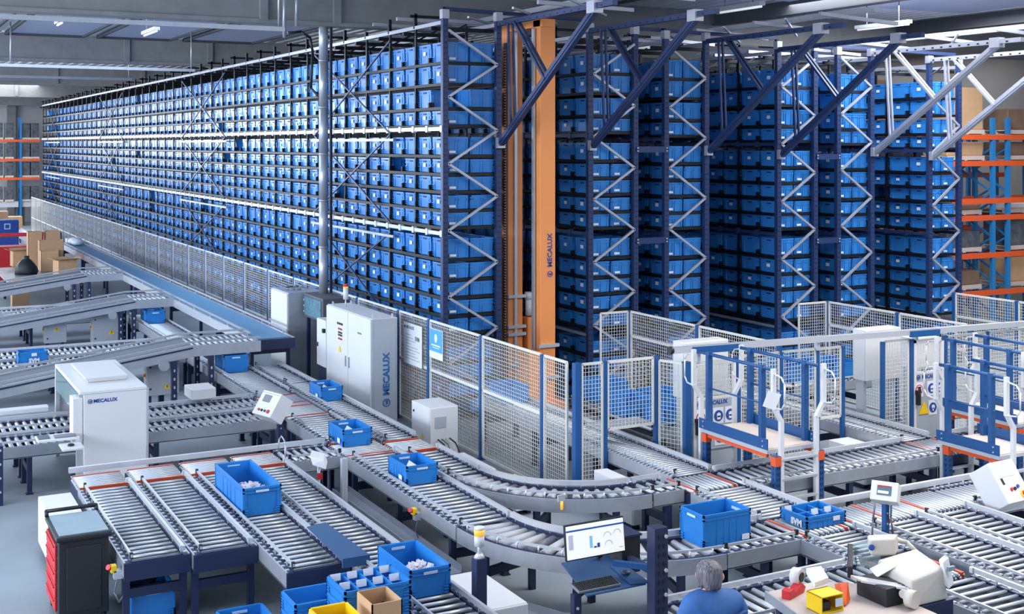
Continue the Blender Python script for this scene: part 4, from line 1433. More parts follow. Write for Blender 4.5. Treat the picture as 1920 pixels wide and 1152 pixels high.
mb = MB(); mb.poly([(8.115, 18.36, .38), (8.115, 18.46, .38), (8.115, 18.41, .48)], (-.004, 0, 0)); obj('warning_triangle', mb, 'yellow', bx)
mb = MB()
for z in (.25, .78):
    mb.cyl((8.105, 18.75, z), (8.12, 18.75, z), .02, 8)
obj('lock', mb, 'blackp', bx)
mb = MB(); mb.box(8.2, 8.4, 18.09, 18.1, .6, .78); obj('vent_panel', mb, 'grey', bx)
for k, (a, m) in enumerate(((8.25, 'blackp'), (8.32, 'cable'), (8.39, 'wood'), (8.46, 'blackp'))):
    mb = MB(); mb.tube([(a, 18.08, .42), (a + .02, 17.9, .38), (a + .1, 17.8, .12), (a + .14, 17.9, .02)], .012, 6)
    obj('cable', mb, m, bx)
ebox('low white box between the outer bend and the fence, the longer one', 7.84, 8.22, 15.95, 17.05, .08, .45, legs=True, lock=False)
ebox('low white box between the outer bend and the fence, the shorter front one', 8.05, 8.4, 15.05, 15.72, .08, .41, legs=True, lock=False)
ebox('white box under the leftmost crane feed conveyor, at the fence corner', 9.14, 9.36, 13.75, 14.75, .08, .60, legs=True, lock=False)
ebox('white box under the middle crane feed, behind the left platform', 13.3, 13.7, 13.75, 14.55, .08, .60, legs=True, lock=False)
ebox('small white box on the second left cross lane', 5.0, 5.42, 21.05, 21.6, .82, 1.0, lock=False)
ebox('flat pale cover box at the left end of the nearest lane pair', 1.95, 2.75, 21.4, 21.62, .8, .88, lock=False)
ebox('wide white control box on the inner fence behind the left gate', 11.1, 11.95, 15.3, 15.6, 1.3, 2.16, legs=True, lock=False)
ebox('white control box on the inner fence, right, above the middle crane feed', 14.75, 15.55, 15.25, 15.55, 1.25, 2.1, legs=True, lock=False)
ebox('second white control box deeper behind the right gate', 16.5, 17.1, 15.9, 16.2, 1.2, 1.75, legs=True, lock=False)

# ------------------------------------------------------------------ scanning cabinet over the left lanes
t = thing('scanning_cabinet', 'big white scanning cabinet standing over the two near left lanes', 'cabinet', (3.35, 20.4, 0))
X0, X1, Ya, Yb, ZT = 2.88, 3.86, 19.1, 21.7, 1.49
mb = MB(); mb.box(X0 + .06, X1, Ya, Ya + .05, .1, ZT); obj('front_panel', mb, 'white', t, .008)
mb = MB(); mb.box(X0, X1, Yb - .05, Yb, .1, ZT); obj('back_panel', mb, 'white', t, .008)
mb = MB(); mb.box(X0, X1, Ya - .01, Yb, ZT - .02, ZT + .03); obj('roof', mb, 'white', t, .01)
for x in (X0, X1 - .06):
    for y in (Ya + .06, Yb - .12):
        mb = MB(); mb.box(x, x + .06, y, y + .06, 0, ZT); obj('frame_post', mb, 'alu', t)
for x in (X0 - .002, X1 - .01):
    mb = MB(); mb.box(x, x + .012, Ya + .1, Yb - .1, 1.12, ZT - .03); obj('side_window', mb, 'glass', t)
mb = MB(); mb.box(X0 - .09, X0 + .05, Ya + .02, Ya + .35, .74, 1.42); obj('side_box', mb, 'white', t, .008)
mb = MB(); mb.box(X1 + .0, X1 + .02, Ya - .02, Ya + .03, .1, ZT); obj('corner_trim', mb, 'alu', t)
mb = MB(); mb.hexa([(X0 + .22, 19.75, ZT + .03), (X0 + .8, 19.75, ZT + .03), (X0 + .8, 21.1, ZT + .03), (X0 + .22, 21.1, ZT + .03),
                    (X0 + .16, 19.7, ZT + .12), (X0 + .82, 19.7, ZT + .12), (X0 + .82, 21.15, ZT + .12), (X0 + .16, 21.15, ZT + .12)]); obj('roof_fan_unit', mb, 'white', t, .02)
tx = place(text_mb('MECALUX', .075, 0, .002, .002), (X0 + .37, Ya - .004, ZT - .13), (1, 0, 0), (0, 0, 1)); obj('lettering', tx, 'inkblue', t)
em = place(emblem_mb(.035), (X0 + .15, Ya - .004, ZT - .13), (1, 0, 0), (0, 0, 1)); obj('emblem', em, 'inkblue', t)
t = thing('keyboard_shelf', 'small white shelf left of the scanning cabinet', 'shelf', (2.6, 18.85, 0))
mb = MB(); mb.box(2.28, 2.86, 18.92, 19.3, .86, .89); mb.box(2.56, 2.86, 18.5, 18.9, .80, .83); obj('boards', mb, 'white', t, .005)
mb = MB(); mb.box(2.80, 2.86, 18.86, 18.92, 0, .86); obj('post', mb, 'alu', t)
tag(obj('keyboard', MB().box(2.52, 2.82, 18.98, 19.16, .89, .91), 'inkgrey'), 'grey keyboard on the small white shelf', 'keyboard')
tag(obj('tablet', MB().box(2.3, 2.46, 19.0, 19.28, .89, .9), 'screenglass'), 'dark tablet on the small white shelf', 'tablet')
tag(obj('mouse', MB().ball((2.7, 18.68, .845), .05, 0, 10, 6, .45), 'blackp'), 'black mouse on the lower white shelf', 'mouse')
# ------------------------------------------------------------------ control cabinets by the fence
t = thing('control_cabinet', 'tall white double door control cabinet with a vertical blue logo on its grey end', 'cabinet', (8.45, 22, 0))
mb = MB(); mb.box(8.24, 8.74, 20.95, 23.35, .1, 2.0); obj('body', mb, 'grey', t, .008)
mb = MB(); mb.box(8.26, 8.74, 20.98, 23.3, 0, .1); obj('plinth', mb, 'blackp', t)
mb = MB(); mb.box(8.24, 8.74, 20.95, 23.35, 1.998, 2.006); obj('roof_sheet', mb, 'white', t)
for (a, b) in ((20.96, 22.12), (22.14, 23.34)):
    mb = MB(); mb.box(8.21, 8.24, a, b, .12, 1.99); d = obj('door', mb, 'white', t, .01)
    mb = MB(); mb.box(8.19, 8.21, b - .1 if a < 22 else a + .06, (b - .06) if a < 22 else a + .1, .95, 1.15); obj('door_handle', mb, 'galv', d)
mb = MB()
for k, (z, m) in enumerate(((1.62, 0), (1.55, 1), (1.5, 1), (1.43, 0))):
    for j in range(3):
        mb.cyl((8.195, 22.45 + j * .08, z), (8.21, 22.45 + j * .08, z), .02, 8, m)
mb.box(8.2, 8.21, 22.4, 22.7, 1.7, 1.74, 1)
obj('pilot_lights', mb, ['red', 'blackp'], t)
mb = MB(); mb.poly([(8.205, 22.48, 1.18), (8.205, 22.62, 1.18), (8.205, 22.55, 1.3)], (-.004, 0, 0)); obj('warning_triangle', mb, 'yellow', t)
mb = MB(); mb.box(8.204, 8.21, 21.4, 21.6, 1.66, 1.69); obj('name_plate', mb, 'inkgrey', t)
for x in (8.3, 8.68):
    for y in (21.05, 23.2):
        mb = MB(); mb.bar((x, y - .03, 2.0), (x, y - .03, 2.06), .015, .015); mb.bar((x, y + .03, 2.0), (x, y + .03, 2.06), .015, .015); mb.bar((x, y - .037, 2.06), (x, y + .037, 2.06), .015, .015)
        obj('lifting_eye', mb, 'alu', t)
tx = place(text_mb('MECALUX', .17, 0, .002, .007), (8.52, 20.934, .98), (0, 0, 1), (-1, 0, 0)); obj('lettering', tx, 'logoblue', t)
em = place(emblem_mb(.075), (8.52, 20.934, .46), (0, 0, 1), (-1, 0, 0)); obj('emblem', em, 'logoblue', t)
mb = MB(); mb.box(8.28, 8.7, 20.94, 20.948, .14, 1.96); obj('end_panel', mb, 'grey', t)
t = thing('stack_light', 'slim stack light with red cap on top of the control cabinet', 'signal light', (8.4, 22.75, 2.0))
mb = MB(); mb.cyl((8.4, 22.75, 2.0), (8.4, 22.75, 2.16), .015, 8); obj('stem', mb, 'alu', t)
mb = MB(); mb.cyl((8.4, 22.75, 2.16), (8.4, 22.75, 2.38), .05, 14); obj('body', mb, 'white', t)
mb = MB(); mb.cyl((8.4, 22.75, 2.38), (8.4, 22.75, 2.41), .05, 14); obj('green_ring', mb, 'amber', t)
mb = MB(); mb.cyl((8.4, 22.75, 2.41), (8.4, 22.75, 2.46), .05, 14); obj('red_cap', mb, 'red', t)
t = thing('small_cabinet', 'smaller white cabinet stepped behind the tall control cabinet', 'cabinet', (8.5, 23.65, 0))
mb = MB(); mb.box(8.22, 8.74, 23.4, 23.95, .72, 1.66); obj('body', mb, 'white', t, .008)
mb = MB(); mb.box(8.2, 8.215, 23.85, 23.88, 1.1, 1.18); mb.box(8.17, 8.22, 23.42, 23.5, 1.42, 1.5); obj('switch', mb, 'blackp', t)
for x in (8.28, 8.7):
    mb = MB(); mb.box(x - .03, x + .03, 23.45, 23.9, 0, .72); obj('leg', mb, 'navy', t)
t = thing('galvanised_cabinet', 'galvanised sheet cabinet with a white door, beside the blue belt', 'cabinet', (8.45, 25.8, 0))
mb = MB(); mb.box(8.12, 8.9, 25.5, 26.7, .05, 2.0); obj('body', mb, 'galv', t, .006)
mb = MB(); mb.box(8.09, 8.12, 25.52, 26.68, .1, 1.97); obj('door', mb, 'white', t, .008)
mb = MB(); mb.box(8.14, 8.88, 25.52, 26.68, 0, .05); obj('plinth', mb, 'blackp', t)
for k in range(6):
    mb = MB(); mb.box(8.2, 8.8, 25.49, 25.5, 1.55 + k * .06, 1.575 + k * .06); obj('louvre', mb, 'galv', t)
mb = MB()
for k in range(9):
    a, b = k * PI / 6, (k + 1) * PI / 6
    mb.cyl((8.5 + .25 * math.cos(a), 26.1 + .3 * math.sin(a), 2.03), (8.5 + .25 * math.cos(b), 26.1 + .3 * math.sin(b), 2.03), .02, 6)
obj('hose', mb, 'cable', t)
t = thing('air_handler', 'dark boxy filter unit with mottled blue side, foot of the steel flue', 'machine', (8.6, 24.6, 0))
mb = MB(); mb.box(8.42, 8.98, 24.15, 25.4, 1.50, 2.0); obj('body', mb, 'steeldark', t, .02)
mb = MB(); mb.box(8.405, 8.42, 24.25, 25.3, 1.56, 1.94); obj('filter_face', mb, 'mottle', t)
mb = MB()
for k in range(3):
    mb.cyl((8.40, 25.33, 1.62 + k * .12), (8.42, 25.33, 1.62 + k * .12), .02, 8)
obj('latch', mb, 'alu', t)
for x in (8.5, 8.9):
    for y in (24.25, 25.3):
        mb = MB(); mb.box(x - .035, x + .035, y - .035, y + .035, 0, 1.5); obj('leg', mb, 'navy', t)
t = thing('steel_flue', 'tall shiny steel flue pipe rising from the dark unit to the roof', 'pipe', (8.8, 25.2, 2.0))
for k in range(6):
    z = 2.0 + k * 1.0
    mb = MB(); mb.cyl((8.8, 25.2, z), (8.8, 25.2, z + .985), .098, 20); mb.cyl((8.8, 25.2, z + .97), (8.8, 25.2, z + 1.0), .104, 20); obj('pipe_length', mb, 'galv', t)
t = thing('cable_duct', 'thin black cable duct beside the steel flue', 'pipe', (8.93, 25.3, 2.0))
mb = MB(); mb.box(8.925, 8.975, 25.12, 25.17, 2.0, 8.5); obj('duct', mb, 'blackp', t)
mb = MB(); mb.tube([(8.74, 25.25, 6.2), (8.62, 25.5, 6.4), (8.66, 25.5, 7.2), (8.6, 25.5, 7.5), (8.4, 25.5, 7.62), (8.1, 25.5, 7.58)], .03, 8)
obj('hose', mb, 'blackp', bpy.data.objects['steel_flue'])
for k, px in enumerate((533, 556)):
    x, z = ony(px, 45, 24.3)
    t = thing('drop_pipe', 'thin grey conduit dropping from the roof, %s of the steel flue' % ('far left' if k == 0 else 'just left'), 'pipe', (x, 24.3, z))
    mb = MB(); mb.cyl((x, 24.3, z - (.28 if k == 0 else .05)), (x, 24.3, ZS), .035, 8); obj('pipe', mb, 'galv', t)
# ------------------------------------------------------------------ posters on the side fence
t = thing('notice_board', 'large white notice sheet with printed lines on the side fence', 'poster', (9.0, 20.8, 1.1))
mb = MB(); mb.box(8.995, 9.0, 20.42, 21.26, 1.12, 1.88); obj('sheet', mb, 'label', t)
tx = place(text_mb('MECALUX', .08, 0, .001, .002), (8.992, 20.95, 1.80), (0, -1, 0), (0, 0, 1)); obj('lettering', tx, 'inkgrey', t)
tx = place(text_mb('SVM', .11, 0, .001, .004), (8.992, 20.62, 1.62), (0, -1, 0), (0, 0, 1)); obj('lettering', tx, 'inkgrey', t)
em = place(emblem_mb(.03), (8.993, 21.2, 1.80), (0, -1, 0), (0, 0, 1)); obj('emblem', em, 'inkblue', t)
mb = MB()
for k in range(9):
    z = 1.66 - k * .055
    mb.box(8.993, 8.995, 21.16 - .25 - .1 * (k % 3) - (.2 if k > 3 else 0), 21.16, z, z + .008)
obj('print_lines', mb, 'inkgrey', t)
t = thing('notice_board', 'small pale blue poster with white drop on the side fence', 'poster', (9.0, 19.8, 1.4))
mb = MB(); mb.box(8.995, 9.0, 19.52, 20.08, 1.40, 1.92); obj('sheet', mb, 'label', t)
mb = MB(); mb.box(8.992, 8.995, 19.53, 20.07, 1.52, 1.91); obj('blue_field', mb, 'signblue', t)
mb = MB(); mb.ball((8.99, 19.8, 1.76), .062, 0, 12, 8, 1.25); mb.v = [(8.991 + (x - 8.99) * .03, y, z) for x, y, z in mb.v]; obj('drop_mark', mb, 'label', t)
mb = MB(); mb.box(8.990, 8.992, 19.62, 19.98, 1.62, 1.645); mb.box(8.990, 8.992, 19.66, 19.94, 1.585, 1.597); obj('print_lines', mb, 'label', t)
# ------------------------------------------------------------------ crossover platforms
def platform(label, x0, x1, y0, y1, z, legs, ladder=(1, 1), paper=False, zr=1.07, lo=.14):
    t = thing('crossover_platform', label, 'platform', ((x0 + x1) / 2, (y0 + y1) / 2, 0), 'crossover platforms')
    mb = MB(); mb.box(x0, x1, y0, y1, z - .05, z); obj('deck_frame', mb, 'alu', t)
    mb = MB(); mb.box(x0 + .03, x1 - .03, y0 + .03, y1 - .03, z, z + .012); obj('deck_board', mb, 'wood', t)
    for x in (x0 - .01, x1):
        mb = MB(); mb.box(x, x + .012, y0 - .02, y1 + .02, z + .005, z + .15)
        for y in (y0 + .08, y1 - .08):
            for dz in (.04, .11):
                mb.cyl((x - .008, y, z + dz), (x, y, z + dz), .012, 6, 1)
        obj('toe_board', mb, ['platblue', 'alu'], t)
    for x in (x0 + .05, x1 - .05):
        mb = MB(); mb.box(x - .02, x + .02, y0 + .05, y1 - .05, z - .11, z - .05); obj('orange_beam', mb, 'beamo', t)
        for y in legs:
            mb = MB(); mb.box(x - .045, x + .045, y - .045, y + .045, 0, z - .05)
            for k in range(int((z - .2) / .075)):
                for dx in (-.022, .01):
                    mb.box(x + dx, x + dx + .014, y - .047, y - .045, .1 + k * .075, .135 + k * .075, 1)
                mb.box(x - .047, x - .045, y - .01, y + .01, .1 + k * .075, .135 + k * .075, 1)
            obj('leg', mb, ['platblue', 'blackp'], t)
            mb = MB(); mb.box(x - .05, x + .05, y - .052, y + .052, z - .18, z - .06); obj('beam_connector', mb, 'beamo', t)
    for x, s in ((x0 + .05, -1), (x1 - .05, 1)):
        for y in (y0 + .16, y1 - .14):
            mb = MB(); mb.box(x - .04, x + .04, y - .03, y + .03, z, z + zr - .02); obj('rail_post', mb, 'platblue', t)
        mb = MB(); mb.tube([(x, y0 - .1, z + zr), (x, y1 + .08, z + zr)], .024, 10)
        for y in (y0 + .16, y1 - .14):
            mb.box(x - .032, x + .032, y - .04, y + .04, z + zr - .04, z + zr + .03)
        obj('hand_rail', mb, 'platblue', t)
        mb = MB(); mb.tube([(x, y0 + .1, z + zr * .55), (x, y1 - .1, z + zr * .55)], .012, 8); obj('mid_rail', mb, 'platblue', t)
    for e, (y, s) in enumerate(((y0 - .14, -1), (y1 + lo, 1))):
        if not ladder[e]:
            continue
        for x, q in ((x0 + .12, -1), (x1 - .12, 1)):
            X = x + q * .13
            mb = MB(); mb.bar((x, y, 0), (x, y, z + .42), .06, .05); mb.bar((x, y, z + .40), (X, y, z + .60), .06, .05)
            mb.bar((X, y, z + .58), (X, y, z + zr + .03), .06, .05)
            mb.ball((x, y, z + .41), .032, 0, 8, 5); mb.ball((X, y, z + .59), .032, 0, 8, 5)
            obj('ladder_stile', mb, 'white', t)
            mb = MB(); mb.tube([(X, y, z + zr - .03), (X, y + s * .16, z + zr - .06), (X, y + s * .22, z + zr - .14), (X, y + s * .22, z + .68), (X, y + s * .16, z + .60), (X, y + s * .01, z + .58)], .011, 7)
            obj('grab_loop', mb, 'white', t)
        n = int(z / .26)
        for k in range(n):
            zz = .26 * (k + 1)
            mb = MB(); mb.box(x0 + .12, x1 - .12, y - .03, y + .03, zz - .015, zz + .015); obj('rung', mb, 'alu', t)
    if paper:
        c4 = [ony(p, q, y0 - .19) for p, q in ((1441, 733), (1465, 740), (1453, 770), (1430, 762))]
        mb = MB(); mb.poly([(a, y0 - .19, b) for a, b in c4[::-1]], (0, .004, 0))
        tag(obj('paper_notice', mb, 'label'), 'white paper notice hung on the ladder of the left crossover platform', 'paper')
    return t


platform('left crossover platform with blue toe boards and white ladders, nearest the fence corner', 10.58, 11.42, 12.74, 14.2, 1.15, (12.62, 14.12), paper=True)
platform('front right crossover platform, its deck nearest the tilted control box', 13.6, 14.42, 11.58, 12.64, .97, (11.66, 12.5), lo=.025)
platform('rear right crossover platform behind the front right one', 15.2, 16.05, 12.62, 14.0, 1.02, (12.62, 13.92))
# ------------------------------------------------------------------ operator panels and stands
def tilted_box(label, x, y, z, w, h, d, yaw, pitch, post=None, parts=None, name='operator_console', cat='control panel'):
    """box whose front face looks up and towards yaw"""
    t = thing(name, label, cat, (x, y, 0))
    n = Vector((math.cos(yaw) * math.cos(pitch), math.sin(yaw) * math.cos(pitch), math.sin(pitch)))
    ex = Vector((-math.sin(yaw), math.cos(yaw), 0))
    ez = n.cross(ex)
    if ez.z < 0:
        ez = -ez
    ex = ez.cross(n) * -1 if False else Vector((-math.sin(yaw), math.cos(yaw), 0))
    c = Vector((x, y, z))

    def P(u, v, q):
        return tuple(c + ex * u + ez * v + n * q)

    mb = MB(); mb.hexa([P(-w / 2, -h / 2, -d), P(w / 2, -h / 2, -d), P(w / 2, h / 2, -d), P(-w / 2, h / 2, -d),
                        P(-w / 2, -h / 2, 0), P(w / 2, -h / 2, 0), P(w / 2, h / 2, 0), P(-w / 2, h / 2, 0)])
    obj('housing', mb, 'white', t, .008)

    def plate(nm, u0, u1, v0, v1, m, q=.004):
        mb = MB(); mb.hexa([P(u0, v0, 0), P(u1, v0, 0), P(u1, v1, 0), P(u0, v1, 0), P(u0, v0, q), P(u1, v0, q), P(u1, v1, q), P(u0, v1, q)]); return obj(nm, mb, m, t)

    def knob(nm, u, v, r, m, q=.02):
        mb = MB(); mb.cyl(P(u, v, 0), P(u, v, q), r, 12); return obj(nm, mb, m, t)

    for pr in parts or ():
        if pr[0] == 'plate':
            plate(*pr[1:])
        else:
            knob(*pr[1:])
    if post:
        px, py, pz0, pz1, pw, pm = post
        mb = MB(); mb.box(px - pw / 2, px + pw / 2, py - pw / 2, py + pw / 2, pz0, pz1)
        mb.box(px - pw, px + pw, py - pw, py + pw, pz0, pz0 + .012)
        for k in range(int((pz1 - pz0 - .2) / .12)):
            mb.cyl((px, py - pw / 2 - .004, pz0 + .15 + k * .12), (px, py - pw / 2, pz0 + .15 + k * .12), .012, 8, 1)
        obj('post', mb, [pm, 'alu'], t)
    return t


tilted_box('white tilted push button panel on a post, left of the blue bin lines', 5.62, 18.75, 1.14, .5, .40, .26, -2.85, .6, post=(5.82, 18.7, 0, 1.0, .09, 'navy'), parts=[
    ('plate', 'display', -.15, .05, .02, .14, 'inkgrey'), ('knob', 'stop_button', .14, -.12, .03, 'red'), ('knob', 'push_button', .05, -.12, .02, 'inkblue'), ('knob', 'push_button', -.03, -.12, .02, 'blackp'), ('knob', 'push_button', -.11, -.12, .02, 'red'), ('plate', 'seam', -.23, .23, .165, .17, 'inkgrey')])
tilted_box('white tilted control box with buttons at the right edge', 12.42, 10.4, 1.08, .46, .52, .34, -1.5, .62, post=(12.30, 10.55, 0, .92, .12, 'platblue'), parts=[
    ('plate', 'print_field', -.12, .14, .06, .2, 'handle'), ('plate', 'latch', -.16, -.12, -.03, .05, 'blackp'), ('knob', 'stop_button', .1, -.18, .045, 'amber', .02), ('knob', 'stop_cap', .1, -.18, .03, 'red', .05), ('knob', 'push_button', -.06, -.1, .02, 'red'), ('knob', 'push_button', 0, -.1, .02, 'blackp'), ('knob', 'push_button', .07, -.08, .02, 'inkblue')])
tilted_box('small white display head on a blue post between the outfeed lanes', 10.24, 10.3, 1.27, .30, .22, .18, -2.55, .5, post=(10.34, 10.38, 0, 1.16, .06, 'platblue'), name='display_unit', cat='display', parts=[
    ('plate', 'screen', -.08, .08, -.05, .06, 'screenglass'), ('plate', 'screen_mark', -.075, .06, .045, .06, 'inkred', .006), ('plate', 'screen_band', -.07, .05, -.03, .0, 'label', .006)])
mb = MB()
for dx in (-.13, .12):
    mb.tube([(10.26 + dx, 10.33, 1.14), (10.24 + dx * 1.1, 10.33, .95), (10.26 + dx * 1.3, 10.34, .74)], .012, 6)
tag(obj('display_cables', mb, 'cable'), 'two grey hoses hanging from the small white display head', 'cable')
t = thing('barcode_scanner', 'white angular scanner head on a post between lane four and the main line', 'scanner', (5.5, 16.0, 0))
mb = MB(); mb.hexa([(5.40, 15.9, .86), (5.56, 15.82, .80), (5.64, 15.98, .86), (5.46, 16.06, .92), (5.38, 15.96, .97), (5.54, 15.86, .93), (5.62, 16.04, .97), (5.46, 16.12, 1.01)]); obj('head', mb, 'white', t, .006)
mb = MB(); mb.cyl((5.5, 15.94, 0), (5.5, 15.94, .9), .022, 8); obj('post', mb, 'alu', t)
mb = MB(); mb.box(5.47, 5.53, 15.88, 15.92, .66, .74); obj('reader', mb, 'red', t)
t = thing('profile_post', 'plain aluminium profile post right of the scanner head', 'post', (5.78, 15.72, 0))
mb = MB(); mb.box(5.74, 5.82, 15.68, 15.76, 0, .95); mb.box(5.775, 5.785, 15.675, 15.68, .02, .93); obj('profile', mb, 'alu', t)
t = thing('hoop_rail', 'thin bent steel hoop at the head of the fourth lane', 'rail', (5.25, 17.2, .73))
mb = MB(); mb.tube([(5.27, 16.7, .72), (5.27, 16.7, .98), (5.27, 16.74, 1.03), (5.30, 16.95, 1.04)], .010, 7); mb.tube([(5.30, 16.95, 1.04), (5.34, 17.2, .95), (5.34, 17.25, .76)], .010, 7); obj('hoop', mb, 'galv', t)


def estop(label, x, y, z, s=-1):
    t = thing('emergency_stop', label, 'stop button', (x, y, z))
    mb = MB(); mb.box(x - .02, x + .1, y - .04, y + .04, z - .12, z - .03); obj('bracket', mb, 'alu', t)
    mb = MB(); mb.box(x - .05, x + .01, y - .04, y + .04, z - .05, z + .03); obj('housing', mb, 'yellow', t, .006)
    mb = MB(); mb.cyl((x - .05, y, z), (x - .08, y - .02, z + .02), .03, 12); obj('mushroom_button', mb, 'red', t)
    mb = MB(); mb.tube([(x + .02, y - .03, z - .1), (x - .02, y - .05, z - .25), (x + .03, y - .05, z - .36), (x + .1, y, z - .3)], .009, 6); obj('cable', mb, 'cable', t)


estop('red and yellow emergency stop at the end of the leftmost front lane', 2.42, 13.62, .66)
estop('red and yellow emergency stop on the inner main line below the bin', 6.08, 14.0, .66)
t = thing('beacon_post', 'navy post with a lit amber beacon, bottom centre', 'signal light', (5.4, 10.85, 0))
mb = MB(); mb.box(5.34, 5.455, 10.79, 10.91, 0, 1.12); obj('post', mb, 'navy', t, .006)
mb = MB(); mb.cyl((5.398, 10.85, 1.12), (5.398, 10.85, 1.16), .055, 12, 0, .03); mb.cyl((5.398, 10.85, 1.16), (5.398, 10.85, 1.24), .018, 10); obj('stem', mb, 'white', t)
mb = MB(); mb.cyl((5.398, 10.85, 1.235), (5.398, 10.85, 1.34), .05, 16); obj('base', mb, 'white', t)
mb = MB(); mb.cyl((5.398, 10.85, 1.34), (5.398, 10.85, 1.395), .053, 16); obj('lens', mb, 'amber', t)
mb = MB(); mb.cyl((5.398, 10.85, 1.395), (5.398, 10.85, 1.42), .05, 16); obj('cap', mb, 'white', t)
# workstation with monitor
t = thing('workstation_stand', 'navy perforated post with arm and sloping keyboard tray at the monitor', 'stand', (6.66, 9.6, 0))
mb = MB(); mb.box(6.59, 6.74, 9.55, 9.68, 0, 1.58)
for k in range(16):
    for dx in (.03, .085):
        mb.box(6.60 + dx, 6.625 + dx, 9.545, 9.55, .2 + k * .085, .24 + k * .085, 1)
for z in (1.5, 1.18, .95):
    mb.cyl((6.71, 9.53, z), (6.71, 9.55, z), .018, 8, 2)
obj('post', mb, ['navy', 'blackp', 'alu'], t)
mb = MB(); mb.bar((6.72, 9.62, 1.17), (6.35, 9.9, 1.2), .05, .05); obj('arm', mb, 'platblue', t)
mb = MB(); mb.poly([(5.92, 9.68, 1.02), (6.58, 9.68, 1.02), (6.52, 10.28, 1.13), (6.0, 10.28, 1.13)], (0, 0, .012)); obj('tray', mb, 'plate', t)
mb = MB(); mb.poly([(6.42, 9.70, 1.04), (6.60, 9.66, 1.04), (6.56, 9.98, 1.10), (6.42, 10.05, 1.10)], (0, 0, .012)); obj('side_wing', mb, 'plate', t)
mb = MB(); mb.box(5.83, 5.90, 9.75, 9.82, 0, 1.02)
for k in range(6):
    mb.cyl((5.865, 9.74, .3 + k * .12), (5.865, 9.75, .3 + k * .12), .014, 8, 1)
mb.bar((5.87, 9.78, 1.0), (6.1, 9.9, 1.03), .05, .04)
obj('front_leg', mb, ['navy', 'alu'], t)
t = thing('keyboard', 'grey keyboard on the sloping navy tray below the monitor', 'keyboard', (6.15, 9.78, 1.04))
ex, ez, n = Vector((1, .0, 0)), Vector((0, .985, .17)), Vector((0, -.17, .985))
o0 = Vector((5.86, 9.72, 1.045))
q = MB(); q.hexa([tuple(o0 + ex * a + ez * b + n * c) for a, b, c in ((0, 0, 0), (.46, 0, 0), (.46, .17, 0), (0, .17, 0), (0, 0, .018), (.46, 0, .018), (.46, .17, .018), (0, .17, .018))]); obj('base', q, 'inkgrey', t)
q = MB()
for i in range(18):
    for k in range(6):
        a, b = .014 + i * .0245, .012 + k * .0255
        q.hexa([tuple(o0 + ex * (a + u) + ez * (b + v) + n * w) for u, v, w in ((0, 0, .018), (.019, 0, .018), (.019, .019, .018), (0, .019, .018), (.002, .002, .027), (.017, .002, .027), (.017, .017, .027), (.002, .017, .027))])
k = obj('keys', q, 'toolgrey', t)
tag(obj('mouse', MB().ball((6.47, 9.86, 1.10), .045, 0, 10, 6, .5), 'navy'), 'dark mouse beside the keyboard on the navy tray', 'mouse')
t = thing('monitor', 'flat monitor showing a pale chart screen, facing the camera', 'monitor', (6.17, 9.95, 1.2))
lean = .12
def MP(u, v, q):
    return (5.85 + u, 9.92 + lean * v + q, 1.28 + v)
def mplate(nm, u0, u1, v0, v1, q0, q1, m, par):
    mb = MB(); mb.hexa([MP(u0, v0, q0), MP(u1, v0, q0), MP(u1, v0, q1), MP(u0, v0, q1), MP(u0, v1, q0), MP(u1, v1, q0), MP(u1, v1, q1), MP(u0, v1, q1)]); return obj(nm, mb, m, par)
mplate('bezel', 0, .655, 0, .325, 0, .03, 'blackp', t)
s = mplate('screen', .008, .647, .012, .316, -.003, 0, 'screen', t)
mplate('title_bar', .008, .647, .262, .277, -.005, -.003, 'scrblue', s)
mplate('chart_bar', .26, .292, .09, .2, -.005, -.003, 'scrcyan', s)
mplate('chart_bar', .305, .335, .085, .1, -.005, -.003, 'scrblue', s)
mplate('chart_bar', .342, .372, .085, .125, -.005, -.003, 'scrblue', s)
mplate('side_list', .03, .08, .1, .235, -.005, -.003, 'label', s)
mplate('status_mark', .59, .63, .05, .056, -.005, -.003, 'yellow', s)
for (cx, cz) in ((.46, .17), (.57, .18), (.47, .09)):
    mb = MB()
    for k in range(8):
        a, b = k * PI / 8, (k + 1) * PI / 8
        mb.bar(MP(cx + .042 * math.cos(a), cz + .042 * math.sin(a), -.004), MP(cx + .042 * math.cos(b), cz + .042 * math.sin(b), -.004), .003, .006)
    obj('dial', mb, 'handle', s)
mb = MB(); mb.bar((6.2, 9.99, 1.4), (6.34, 10.22, 1.3), .05, .04); mb.bar((6.34, 10.22, 1.3), (6.40, 10.22, 1.15), .05, .05); obj('stand', mb, 'blackp', t)
t = thing('computer_case', 'dark small computer case hanging behind the workstation post', 'computer', (6.55, 10.2, .8))
mb = MB(); mb.box(6.58, 6.80, 10.1, 10.42, .98, 1.34); obj('case', mb, 'blackp', t, .01)
mb = MB(); mb.box(6.57, 6.81, 10.09, 10.43, 1.34, 1.36); obj('lid', mb, 'navy', t)
mb = MB(); mb.box(6.64, 6.70, 9.685, 10.1, 1.1, 1.16); obj('bracket', mb, 'navy', t)
